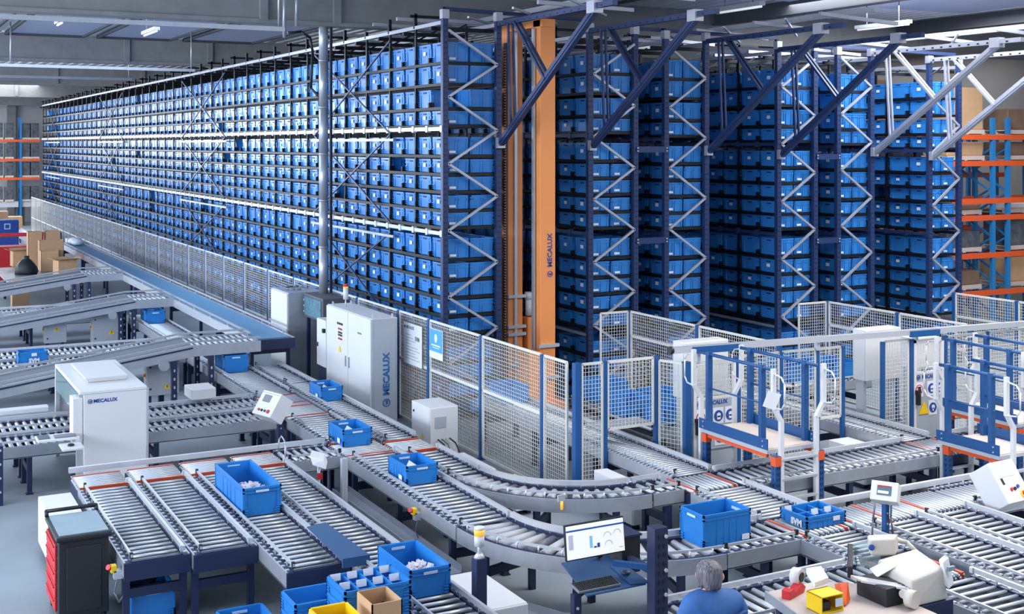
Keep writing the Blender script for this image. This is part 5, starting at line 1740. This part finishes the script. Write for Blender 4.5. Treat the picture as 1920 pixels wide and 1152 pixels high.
# ------------------------------------------------------------------ packing table, bottom right
t = thing('packing_table', 'pale topped packing table beside the worker, with steel edge', 'table', (8.0, 8.5, 0))
mb = MB(); mb.poly([(7.50, 9.04, .96), (7.38, 8.42, .96), (7.55, 7.6, .96), (8.5, 7.6, .96), (8.5, 8.75, .96), (8.1, 9.04, .96)], (0, 0, .04)); obj('top', mb, 'tabletop', t)
mb = MB(); mb.bar((7.49, 9.04, .97), (7.37, 8.42, .97), .02, .09); mb.bar((7.37, 8.42, .97), (7.54, 7.6, .97), .02, .09); obj('edge', mb, 'galv', t)
for x, y in ((7.55, 8.9), (7.62, 7.7), (8.4, 7.7), (8.35, 8.65)):
    mb = MB(); mb.box(x - .03, x + .03, y - .03, y + .03, 0, .96); obj('leg', mb, 'navy', t)
t = thing('tape_dispenser', 'red tape dispenser with a white roll on the packing table', 'dispenser', (7.78, 8.86, 1.0))
mb = MB(); mb.poly([(7.62, 8.80, 1.0), (7.88, 8.9, 1.0), (7.9, 8.9, 1.05), (7.84, 8.88, 1.10), (7.74, 8.85, 1.04), (7.68, 8.82, 1.09), (7.62, 8.8, 1.08)], (.03, -.08, 0)); obj('body', mb, 'red', t, .004)
mb = MB(); mb.cyl((7.86, 8.92, 1.14), (7.89, 8.84, 1.14), .075, 18); w = obj('tape_roll', mb, 'white', t)
mb = MB(); mb.cyl((7.855, 8.925, 1.14), (7.895, 8.83, 1.14), .045, 16); obj('core', mb, 'blackp', w)
t.location.x -= .10; t.location.y += .05
t = thing('label_box', 'yellow dispenser box with a dark window on the packing table', 'box', (7.72, 8.45, 1.0))
mb = MB()
for (a, b, c, d) in ((0, .26, 0, .012), (0, .26, .148, .16), (0, .012, 0, .16), (.248, .26, 0, .16)):
    mb.box(7.56 + a, 7.56 + b, 8.36, 8.56, 1.0 + c, 1.0 + d)
mb.box(7.57, 7.81, 8.54, 8.56, 1.0, 1.16)
obj('shell', mb, 'yellow', t, .004)
mb = MB(); mb.box(7.60, 7.70, 8.40, 8.5, 1.012, 1.09); obj('inner_rolls', mb, 'blackp', t)
mb = MB(); mb.box(7.72, 7.8, 8.352, 8.36, 1.05, 1.12); obj('print', mb, 'handle', t)
mb = MB(); mb.poly([(7.66, 8.56, 1.165), (7.86, 8.60, 1.165), (7.88, 8.72, 1.23), (7.7, 8.72, 1.24)], (0, 0, .05)); tag(obj('label_stack', mb, 'label'), 'stack of white labels leaning on the yellow dispenser box', 'labels')
mb = MB(); mb.poly([(7.86, 8.45, 1.0), (7.98, 8.52, 1.0), (8.05, 8.62, 1.12), (7.93, 8.6, 1.14)], (.03, -.04, .02)); tag(obj('orange_pack', mb, 'beamo'), 'orange and white pack standing right of the yellow box', 'pack')
# label printer applicator
t = thing('label_printer', 'beige and black label printer applicator on the packing table', 'printer', (8.5, 8.5, 1.0))
mb = MB(); mb.box(8.2, 8.44, 8.22, 8.6, 1.002, 1.17)
mb.bar((8.16, 8.64, 1.2), (8.5, 9.0, 1.26), .05, .12); obj('base_frame', mb, 'toolgrey', t, .01)
mb = MB(); mb.box(8.52, 8.92, 8.1, 8.6, .5, 1.0); mb.box(8.7, 8.78, 8.3, 8.38, 0, .5); mb.box(8.55, 8.95, 8.15, 8.55, 0, .03); obj('pedestal', mb, 'navy', t, .01)
mb = MB()
for k in range(4):
    mb.bar((8.13, 8.6 - k * .045, 1.18), (8.40, 8.28 - k * .045, 1.16), .022, .02)
obj('peel_rollers', mb, 'alu', t)
mb = MB(); mb.hexa([(8.40, 8.1, 1.003), (8.86, 8.1, 1.003), (8.94, 8.6, 1.003), (8.50, 8.7, 1.003), (8.42, 8.14, 1.24), (8.82, 8.12, 1.30), (8.92, 8.55, 1.34), (8.52, 8.66, 1.26)]); obj('body', mb, 'beige', t, .03, 3)
mb = MB(); mb.hexa([(8.50, 8.72, 1.27), (8.72, 8.62, 1.27), (8.86, 8.72, 1.27), (8.60, 8.86, 1.27), (8.49, 8.73, 1.43), (8.70, 8.62, 1.44), (8.85, 8.72, 1.44), (8.58, 8.86, 1.43)]); obj('motor_head', mb, 'beige', t, .025, 3)
mb = MB(); mb.cyl((8.50, 8.72, 1.36), (8.495, 8.70, 1.36), .028, 12); obj('round_badge', mb, 'inkblue', t)
mb = MB(); mb.cyl((8.38, 8.14, 1.09), (8.40, 8.06, 1.09), .08, 16); mb.cyl((8.4, 8.18, 1.12), (8.34, 8.16, 1.12), .04, 12); obj('label_reel', mb, 'beige', t)
mb = MB(); mb.hexa([(8.80, 8.05, 1.12), (8.95, 8.12, 1.12), (8.97, 8.2, 1.14), (8.82, 8.13, 1.14), (8.78, 8.1, 1.36), (8.93, 8.17, 1.36), (8.95, 8.24, 1.36), (8.80, 8.17, 1.36)]); obj('operator_panel', mb, 'white', t, .008)
mb = MB(); mb.box(8.83, 8.91, 8.075, 8.10, 1.27, 1.31); obj('lcd', mb, 'toolmat', t)
mb = MB(); mb.tube([(8.86, 8.75, 1.36), (8.96, 8.72, 1.34), (9.0, 8.62, 1.26), (8.94, 8.55, 1.18)], .022, 8); obj('hose', mb, 'beige', t)
mb = MB(); mb.box(8.52, 8.72, 8.82, 9.02, 1.12, 1.3); obj('clear_cover', mb, 'glass', t)
mb = MB(); mb.poly([(8.36, 8.5, 1.16), (8.5, 8.4, 1.27), (8.56, 8.56, 1.27), (8.42, 8.66, 1.18)], (0, 0, .008)); obj('paper_web', mb, 'label', t)
for k in range(5):
    mb = MB(); mb.ball((8.3 + .05 * (k % 3), 8.68 + .06 * k, 1.24), .022, 0, 8, 5); obj('guide_knob', mb, 'galv', t)
# ------------------------------------------------------------------ galvanised floor trays (cable ways)
def trough(label, pts, w=.28, z=.14):
    t = thing('cable_tray', label, 'tray', pts[0] + (0,), 'galvanised trays under the lines')
    for k, (a, b) in enumerate(zip(pts[:-1], pts[1:])):
        mb = MB(); mb.bar(a + (z,), b + (z,), w, .012)
        d = Vector((b[0] - a[0], b[1] - a[1], 0)).normalized(); r = Vector((d.y, -d.x, 0)) * w / 2
        for s in (-1, 1):
            mb.bar((a[0] + s * r.x, a[1] + s * r.y, z + .04), (b[0] + s * r.x, b[1] + s * r.y, z + .04), .012, .09)
        mb.bar(a + (.065,), b + (.065,), .06, .13)
        obj('channel', mb, 'galv', t)


trough('galvanised cable tray on the floor below the inner main line', [(5.98, 16.4), (5.98, 12.7)], .24, .28)
trough('galvanised cable tray below the inner bend, lower centre', [(5.95, 12.45), (6.5, 11.2), (7.5, 10.35)], .3, .12)
trough('wide galvanised tray between the two cross lines at right', [(10.6, 12.1), (13.0, 12.1)], .55, .16)
# ------------------------------------------------------------------ bins waiting on the crane feeds
for k, (x, y, z, w, l, h, lb) in enumerate(((9.975, 18.9, ZR, .48, .6, .3, 'blue bin arriving on the left crane feed inside the fence'),
                                            (11.75, 18.6, .62, .62, .6, .36, 'first blue bin behind the front fence panel'),
                                            (11.55, 17.5, .62, .62, .8, .30, 'second, longer blue bin behind the front fence panel'),
                                            (12.3, 17.6, .62, .6, .7, .3, 'third blue bin behind the front fence panel'),
                                            (11.8, 16.7, .62, .62, .62, .24, 'lowest blue bin behind the front fence, nearest the camera'),
                                            (15.6, 18.2, .75, .7, .9, .32, 'blue bin behind the middle of the front fence'),
                                            (16.5, 18.0, .75, .7, .9, .3, 'blue bin behind the front fence, right of its neighbour'))):
    tote(lb, x, y, z if z != .62 else .63, w, l, h, group='bins seen through the front fence', ends=False)
conveyor('feed conveyor behind the front fence, carrying the waiting blue bins', 'x', 16.35, 18.95, 11.2, 12.7, z=.62, pitch=.14, legpos=[11.4, 12.5])
conveyor('feed conveyor behind the fence, below the middle blue bins', 'x', 17.5, 18.8, 15.1, 17.0, z=.74, pitch=.14, legpos=[15.3, 16.8])
# ------------------------------------------------------------------ pallet racking
def pallet_rack(label, x0, x1, y, depth, levels, top, posts, m='racklt'):
    t = thing('pallet_rack', label, 'rack', (x0, y, 0), 'pallet racking')
    for x in posts:
        for yy in (y, y + depth):
            mb = MB(); mb.box(x - .06, x + .06, yy - .05, yy + .05, 0, top); obj('upright', mb, m, t)
        z = .3
        while z + 1.2 < top:
            mb = MB(); mb.bar((x, y, z), (x, y + depth, z + .6), .05, .05); mb.bar((x, y + depth, z + .6), (x, y, z + 1.2), .05, .05); obj('lattice', mb, m, t)
            z += 1.2
    for z in levels:
        for yy in (y - .03, y + depth):
            mb = MB(); mb.box(x0, x1, yy - .03, yy + .03, z - .14, z); obj('beam', mb, 'beamo', t)
    return t


def pallet_load(label, x0, x1, y0, y1, z, h, m, group):
    t = thing('pallet_load', label, 'pallet', ((x0 + x1) / 2, (y0 + y1) / 2, z), group)
    mb = MB()
    for k in range(3):
        a = y0 + (y1 - y0 - .1) * k / 2
        mb.box(x0, x1, a, a + .1, z + .02, z + .1)
    mb.box(x0, x1, y0, y1, z + .1, z + .13)
    for a in (x0, (x0 + x1) / 2 - .05, x1 - .1):
        mb.box(a, a + .1, y0, y1, z, z + .02)
    obj('pallet', mb, 'wood', t)
    mb = MB(); mb.box(x0 + .03, x1 - .03, y0 + .03, y1 - .03, z + .13, z + h); obj('wrapped_goods', mb, m, t, .03, 2)
    return t


LV = (5.47, 4.25, 3.07)
pallet_rack('pallet rack with orange beams against the far end wall', 4.0, 10.15, 83.2, 1.1, LV, 6.9, (6.2, 9.0))
rr = random.Random(5)
q = 0
for i, z in enumerate(LV + (1.6,)):
    for k, x in enumerate((7.75, 8.35, 9.36, 9.88)):
        pallet_load('stretch-wrapped dark load on the far rack, %s level from the top, %s from left' % (ORD[i + 1], ORD[k + 1]), x - .27, x + .24, 83.25, 84.2, z + .002 if z > 2 else 1.552, (1.05 if z > 5 else .98) if z > 2 else .95, 'wrap', 'wrapped loads on the far rack')
for xa, xb, s in ((7.4, 8.88, 'left'), (9.12, 10.3, 'right')):
    t = thing('low_platform', 'pale low platform under the bottom loads of the far rack, %s one' % s, 'platform', ((xa + xb) / 2, 83.8, 0))
    mb = MB(); mb.box(xa, xb, 83.32, 84.2, 1.2, 1.55); obj('top', mb, 'wall', t)
    for x in (xa + .05, xb - .15):
        for y in (83.4, 84.05):
            mb = MB(); mb.box(x, x + .1, y, y + .1, 0, 1.2); obj('leg', mb, 'steeldark', t)
t = pallet_rack('pallet rack with orange beams at the right, beyond the rightmost bin rack', 25.2, 29.6, 23.0, 1.1, (5.45, 4.75, 3.75, 3.3, 2.3, 1.3), 5.9, (26.78, 27.36, 29.4))
pallet_rack('second pallet rack deeper at the right, behind the first', 24.6, 32.0, 27.0, 1.1, (5.5, 4.3, 2.6, 1.2), 6.0, (25.5, 28.9, 31.6))
for i, (x0, x1, z, h, m, y) in enumerate(((25.3, 26.6, 5.45, 1.25, 'card', 23.1), (27.5, 29.2, 5.45, .7, 'shade', 23.1), (25.25, 26.65, 4.752, .5, 'card', 23.15), (27.5, 29.0, 4.752, .5, 'shade', 23.1), (25.3, 26.6, 3.302, .28, 'shade', 23.2), (27.5, 29.0, 3.302, .28, 'white', 23.2),
                                          (25.3, 26.6, 2.3, .55, 'wrap', 23.2), (27.5, 29.0, 2.3, .8, 'wrap', 23.1), (25.3, 26.6, 1.3, .5, 'shade', 23.2), (27.5, 28.9, 1.3, .8, 'card', 23.2))):
    lv = ['top', 'top', 'second', 'second', 'fourth', 'fourth', 'fifth', 'fifth', 'lowest', 'lowest'][i]
    pallet_load('palletised goods on the right pallet rack, %s level, %s bay' % (lv, 'left' if i % 2 == 0 else 'right'), x0, x1, y, y + .9, z + .002, h, m, 'loads on the right pallet rack')
for i, (x0, x1, z, h) in enumerate(((25.7, 27.1, 5.5, 1.6), (27.3, 28.7, 5.5, 1.5), (25.7, 27.1, 4.3, .95), (27.3, 28.7, 4.3, .95), (25.7, 27.1, 2.6, 1.3), (27.3, 28.7, 2.6, 1.3), (25.7, 28.7, 1.2, 1.1))):
    pallet_load('dark wrapped goods on the deeper right pallet rack, %s level, %s bay' % (['top', 'top', 'second', 'second', 'third', 'third', 'lowest'][i], 'left' if i % 2 == 0 else 'right'), x0, x1, 27.1, 28.0, z + .002, h, 'wrap' if i > 1 else 'card', 'loads on the deeper right pallet rack')
# ------------------------------------------------------------------ packing area far left
t = thing('packing_bench', 'long low packing bench at far left covered with cartons', 'bench', (5.5, 45, 0))
mb = MB(); mb.box(4.2, 6.6, 41.2, 47.5, .72, .76); obj('top', mb, 'galv', t)
for x in (4.3, 6.5):
    for y in (41.4, 44.3, 47.3):
        mb = MB(); mb.box(x - .04, x + .04, y - .04, y + .04, 0, .72); obj('leg', mb, 'navy', t)


def on_px(pxl, pxr, py, z):
    a = W(pxl, py, z); b = W(pxr, py, z)
    return a[0], b[0], (a[1] + b[1]) / 2


for (pl, pr, py, h, fl, rot, lb) in ((76, 112, 510, .72, False, 0.0, 'tall open carton on the far bench, front centre'),
                                     (104, 143, 518, .52, True, .25, 'carton with raised flaps on the far bench, front right'),
                                     (22, 60, 500, .55, True, .1, 'open carton with flaps at the left of the far bench'),
                                     (128, 152, 522, .2, False, .2, 'low pinkish carton at the right end of the far bench')):
    x0, x1, y = on_px(pl, pr, py, .76)
    carton(lb, x0, x1, y, y + (x1 - x0) * .8, .762, h, True, fl, rot, 'cartons on the far bench', 'card')
carton('brown carton behind the front ones on the far bench', 5.55, 6.35, 45.6, 46.1, .762, 1.05, True, False, 0, 'cartons on the far bench')
carton('narrow tall carton at the back left of the far bench', 5.3, 5.78, 46.7, 47.2, .762, 1.3, True, False, 0, 'cartons on the far bench')
carton('narrow tall carton at the back right of the far bench', 5.88, 6.4, 46.7, 47.2, .762, 1.3, True, False, 0, 'cartons on the far bench')
x0, x1, y = on_px(0, 11, 528, .3)
carton('tall narrow carton at the left edge, beside the third incline', x0 - .3, x1, 40.25, 40.75, 0.0, 1.0, False)
mb = MB()
x0, x1, y = on_px(30, 74, 517, .76)
cx_, rr_ = (x0 + x1) / 2, (x1 - x0) / 2
pr = ((.0, .92), (.18, 1.0), (.45, .95), (.7, .72), (.88, .45), (1.0, .22), (1.1, .30), (1.14, .05))
b0 = len(mb.v)
for (zz_, q) in pr:
    for j in range(18):
        a = 2 * PI * j / 18
        w_ = 1 + .09 * math.sin(j * 2.3 + zz_ * 5) + .05 * math.sin(j * 5 + zz_ * 9)
        mb.v.append((cx_ + rr_ * q * w_ * math.cos(a), y + .4 + rr_ * .8 * q * w_ * math.sin(a), .762 + zz_ * rr_ * 1.6))
for i in range(len(pr) - 1):
    for j in range(18):
        jj = (j + 1) % 18
        mb.face([b0 + i * 18 + j, b0 + i * 18 + jj, b0 + (i + 1) * 18 + jj, b0 + (i + 1) * 18 + j], 0, True)
mb.face([b0 + j for j in range(18)][::-1])
tag(obj('black_sack', mb, 'blackp'), 'dark tied sack on the far bench, left of the cartons', 'sack')
mb = MB(); mb.ball((7.4, 50.1, 1.425), .28, 0, 10, 6, .5); mb.ball((7.42, 49.6, 1.41), .25, 0, 10, 6, .5); mb.box(7.14, 7.68, 50.4, 50.9, 1.285, 1.5)
tag(obj('plastic_bags', mb, 'label'), 'white plastic bags lying at the far end of the blue belt', 'bags')
t = thing('feed_conveyor', 'pale conveyor running back at far left toward the end wall', 'conveyor', (6.2, 55, 0))
mb = MB(); mb.box(6.3, 7.1, 52.5, 66, .84, .9); obj('bed', mb, 'galv', t)
for x in (6.28, 7.1):
    mb = MB(); mb.box(x, x + .05, 52.5, 66, .8, 1.0); obj('side_frame', mb, 'alu', t)
for y in (53, 58, 63):
    mb = MB(); mb.box(6.4, 6.48, y, y + .08, 0, .84); mb.box(6.95, 7.03, y, y + .08, 0, .84); obj('leg', mb, 'navy', t)
t = thing('end_column', 'navy bolted column at the left edge, beside the near lane pair', 'post', (1.72, 19.1, 0))
mb = MB(); mb.box(1.62, 1.82, 19.0, 19.2, 0, .86)
for z in (.2, .4, .6, .8):
    mb.cyl((1.78, 18.99, z), (1.78, 19.0, z), .018, 8, 1)
obj('column', mb, ['navy', 'alu'], t)
t = thing('red_cage', 'red steel frame cage at the far left edge', 'cage', (5.2, 50.5, 0))
mb = MB()
for x in (4.3, 6.3):
    for y in (50.0, 51.0):
        mb.box(x - .04, x + .04, y - .04, y + .04, 0, 1.75)
mb.box(4.3, 6.3, 49.97, 50.03, 1.68, 1.75); mb.box(4.3, 6.3, 50.97, 51.03, 1.68, 1.75)
obj('frame', mb, 'red', t)
mb = MB(); mb.box(4.35, 6.25, 50.05, 50.95, .05, 1.3); obj('filled_body', mb, 'red', t)
t = thing('blue_machine', 'blue sheet metal machine cover with a small emblem at far left', 'machine', (5.7, 58, 0))
mb = MB(); mb.box(5.15, 6.2, 58, 59, 0, 1.85); obj('cover', mb, 'inkblue', t, .05)
mb = MB(); mb.box(5.6, 5.85, 57.985, 58, 1.45, 1.7); mb.box(5.64, 5.81, 57.98, 57.99, 1.49, 1.66, 1); obj('emblem', mb, ['handle', 'inkblue'], t)
t = thing('guard_hoop', 'blue steel guard hoop over the pale conveyor at far left', 'rail', (6.8, 54, 0))
mb = MB(); mb.tube([(6.1, 53, 0), (6.1, 53, 1.55), (7.25, 53, 1.55), (7.25, 53, 0)], .05, 8); obj('hoop', mb, 'post', t)
for k, (x, y, h) in enumerate(((5.2, 68, 1.6), (6.3, 68.4, 1.7), (7.6, 74, 1.1))):
    carton('large brown pallet box stacked far left before the end wall, %s from left' % ORD[k + 1], x - .5, x + .5, y, y + 1, 0, h, False, False, 0, 'pallet boxes at the far end')
# ------------------------------------------------------------------ the worker
def skin_mesh(name, joints, bones, mats, sub=2):
    """joints: name -> (pos, rx, ry); bones: pairs.  one smooth continuous surface"""
    me = bpy.data.meshes.new(name)
    keys = list(joints)
    idx = {k: i for i, k in enumerate(keys)}
    me.from_pydata([joints[k][0] for k in keys], [(idx[a], idx[b]) for a, b in bones], [])
    o = bpy.data.objects.new(name, me)
    COL.objects.link(o)
    sk = o.modifiers.new('skin', 'SKIN')
    sk.use_smooth_shade = True
    lay = me.skin_vertices[0].data if me.skin_vertices else None
    for k in keys:
        lay[idx[k]].radius = joints[k][1:3]
        lay[idx[k]].use_root = (k == keys[0])
    ss = o.modifiers.new('sub', 'SUBSURF'); ss.levels = sub; ss.render_levels = sub
    dg = bpy.context.evaluated_depsgraph_get()
    m2 = bpy.data.meshes.new_from_object(o.evaluated_get(dg))
    m2.materials.clear()
    for q in mats:
        m2.materials.append(M[q])
    o.modifiers.clear()
    o.data = m2
    m2.polygons.foreach_set('use_smooth', [True] * len(m2.polygons))
    return o


PX, PY = 6.33, 8.32
def V(x, y, z):
    return (PX + x, PY + y, z * .965)
# heading: he faces away from the camera and a little to the right, leaning forward over the line
J = {
    'pelvis': (V(.02, -.06, .96), .15, .12), 'belly': (V(.03, -.02, 1.10), .155, .12), 'chest': (V(.02, .02, 1.28), .14, .10), 'upper': (V(.0, .04, 1.40), .09, .075),
    'neck': (V(.0, .05, 1.50), .058, .06), 'jaw': (V(.0, .06, 1.575), .075, .085), 'head': (V(.0, .06, 1.65), .088, .10), 'crown': (V(.0, .06, 1.71), .06, .07),
    'shL': (V(-.19, .02, 1.38), .055, .055), 'elL': (V(-.25, .12, 1.14), .05, .05), 'wrL': (V(-.14, .36, 1.02), .032, .036), 'haL': (V(-.10, .43, 1.0), .036, .022),
    'shR': (V(.21, .02, 1.34), .055, .055), 'elR': (V(.38, .12, 1.16), .05, .05), 'wrR': (V(.45, .36, 1.03), .032, .036), 'haR': (V(.46, .43, 1.0), .036, .022),
    'hipL': (V(-.09, -.06, .90), .10, .11), 'knL': (V(-.10, -.02, .50), .065, .07), 'anL': (V(-.11, -.07, .09), .042, .045), 'toL': (V(-.11, .10, .045), .04, .032),
    'hipR': (V(.12, -.06, .90), .10, .11), 'knR': (V(.14, .02, .50), .065, .07), 'anR': (V(.16, -.03, .09), .042, .045), 'toR': (V(.18, .14, .045), .04, .032)}
B = [('pelvis', 'belly'), ('belly', 'chest'), ('chest', 'upper'), ('upper', 'neck'), ('neck', 'jaw'), ('jaw', 'head'), ('head', 'crown'), ('upper', 'shL'), ('shL', 'elL'), ('elL', 'wrL'), ('wrL', 'haL'),
     ('upper', 'shR'), ('shR', 'elR'), ('elR', 'wrR'), ('wrR', 'haR'), ('pelvis', 'hipL'), ('hipL', 'knL'), ('knL', 'anL'), ('anL', 'toL'), ('pelvis', 'hipR'), ('hipR', 'knR'), ('knR', 'anR'), ('anR', 'toR')]
for s, h in (('L', 'haL'), ('R', 'haR')):
    c = Vector(J[h][0])
    for k, (dx, ln) in enumerate(((-.027, .075), (-.009, .085), (.009, .08), (.026, .062))):
        a = c + Vector((dx, .03, -.002)); b = a + Vector((dx * .2, ln * .55, -.004)); d = b + Vector((0, ln * .4, -.025))
        J['f%s%da' % (s, k)] = (tuple(a), .0095, .0095); J['f%s%db' % (s, k)] = (tuple(b), .0088, .0088); J['f%s%dc' % (s, k)] = (tuple(d), .0075, .0075)
        B += [(h, 'f%s%da' % (s, k)), ('f%s%da' % (s, k), 'f%s%db' % (s, k)), ('f%s%db' % (s, k), 'f%s%dc' % (s, k))]
    q = 1 if s == 'L' else -1
    a = c + Vector((q * .035, -.01, -.005)); b = a + Vector((q * .02, .035, -.008))
    J['t%sa' % s] = (tuple(a), .011, .011); J['t%sb' % s] = (tuple(b), .009, .009)
    B += [(h, 't%sa' % s), ('t%sa' % s, 't%sb' % s)]
person = skin_mesh('person', J, B, ['skin'])
tag(person, 'grey haired person in a blue work jacket, back to camera, at the packing line', 'person')


def child(o):
    o.parent = person
    return o


JK = {'belly': (V(.03, -.02, 1.10), .20, .155), 'low': (V(.02, -.05, .90), .20, .16), 'chest': (V(.02, .02, 1.25), .25, .18), 'upper': (V(.0, .03, 1.40), .18, .14), 'collar': (V(.0, .045, 1.50), .088, .088),
      'shL': (V(-.20, .02, 1.39), .11, .11), 'mL': (V(-.25, .06, 1.27), .09, .09), 'elL': (V(-.25, .12, 1.14), .068, .068), 'cuL': (V(-.155, .33, 1.03), .048, .05),
      'shR': (V(.22, .02, 1.35), .115, .115), 'mR': (V(.33, .06, 1.25), .09, .09), 'elR': (V(.38, .12, 1.16), .068, .068), 'cuR': (V(.445, .33, 1.035), .048, .05)}
BK = [('belly', 'low'), ('belly', 'chest'), ('chest', 'upper'), ('upper', 'collar'), ('upper', 'shL'), ('shL', 'mL'), ('mL', 'elL'), ('elL', 'cuL'), ('upper', 'shR'), ('shR', 'mR'), ('mR', 'elR'), ('elR', 'cuR')]
jk = child(skin_mesh('work_jacket', JK, BK, ['cloth']))
jk['label'] = 'blue work jacket'
TR_ = {'pelvis': (V(.02, -.06, .95), .17, .135), 'hipL': (V(-.09, -.06, .86), .115, .125), 'knL': (V(-.10, -.02, .50), .085, .09), 'anL': (V(-.11, -.06, .10), .065, .07), 'hipR': (V(.12, -.06, .86), .115, .125), 'knR': (V(.14, .02, .50), .085, .09), 'anR': (V(.16, -.02, .10), .065, .07)}
child(skin_mesh('work_trousers', TR_, [('pelvis', 'hipL'), ('hipL', 'knL'), ('knL', 'anL'), ('pelvis', 'hipR'), ('hipR', 'knR'), ('knR', 'anR')], ['trouser']))
# hair cap: back and sides, short at the nape, open at the face (+y side)
mb = MB()
n, kk = 40, 16
hc = Vector(V(.0, .05, 1.65))
fa = 0.80                          # direction of the face, seen from above
for i in range(kk + 1):
    u = i / kk
    for j in range(n):
        a = 2 * PI * j / n
        f = max(0.0, math.cos(a - fa))
        zb = 1.525 + .17 * min(1.0, 2.2 * max(0, f - .12))
        wob = 1 + .018 * math.sin(j * 2.7) + .012 * math.sin(j * 5.3 + 1)
        if u < .6:
            t_ = u / .6 * PI / 2
            r, z = math.sin(t_), 1.65 + .10 * math.cos(t_)
        else:
            q = (u - .6) / .4
            r, z = 1 - .13 * q * q, 1.65
        if u >= .6:
            z = 1.65 + (zb - 1.65) * q + (.012 * math.sin(j * 4.1) * q)
        elif zb > 1.65:
            z = max(z, zb) if u > .45 else z
        mb.v.append((hc.x + .106 * r * wob * math.cos(a), hc.y + .124 * r * wob * math.sin(a), z * .965))
for i in range(kk):
    for j in range(n):
        jj = (j + 1) % n
        mb.face([i * n + j, (i + 1) * n + j, (i + 1) * n + jj, i * n + jj], 0, True)
o = obj('hair', mb, 'hair', person)
o.location = (0, 0, 0)
s_ = o.modifiers.new('thickness', 'SOLIDIFY'); s_.thickness = .012; s_.offset = -1
# ears, nose, eyes, mouth: laid out for a face along +y, then turned with the head
def turn(mb):
    c, d = math.cos(fa - PI / 2), math.sin(fa - PI / 2)
    mb.v = [(hc.x + c * (x - hc.x) - d * (y - hc.y), hc.y + d * (x - hc.x) + c * (y - hc.y), z) for x, y, z in mb.v]
    return mb


mb = MB()
for sx in (-1, 1):
    mb.ball(V(sx * .098, .085, 1.60), .026, 0, 10, 6, 1.35)
obj('ears', turn(mb), 'skin', person)
mb = MB(); mb.hexa([V(-.016, .168, 1.575), V(.016, .168, 1.575), V(.014, .14, 1.58), V(-.014, .14, 1.58), V(-.006, .158, 1.63), V(.006, .158, 1.63), V(.006, .13, 1.63), V(-.006, .13, 1.63)])
obj('nose', turn(mb), 'skin', person, .004)
mb = MB()
for sx in (-1, 1):
    mb.ball(V(sx * .034, .14, 1.635), .013, 0, 8, 5)
obj('eyes', turn(mb), 'label', person)
mb = MB(); mb.box(PX - .025, PX + .025, PY + .135, PY + .15, 1.486, 1.493)
obj('mouth', turn(mb), 'inkred', person)
mb = MB()
for (x, y) in ((-.11, .0), (.165, .04)):
    mb.hexa([V(x - .05, y - .11, 0), V(x + .05, y - .11, 0), V(x + .05, y + .15, 0), V(x - .05, y + .15, 0), V(x - .045, y - .1, .08), V(x + .045, y - .1, .08), V(x + .04, y + .13, .05), V(x - .04, y + .13, .05)])
obj('shoes', mb, 'blackp', person, .015)
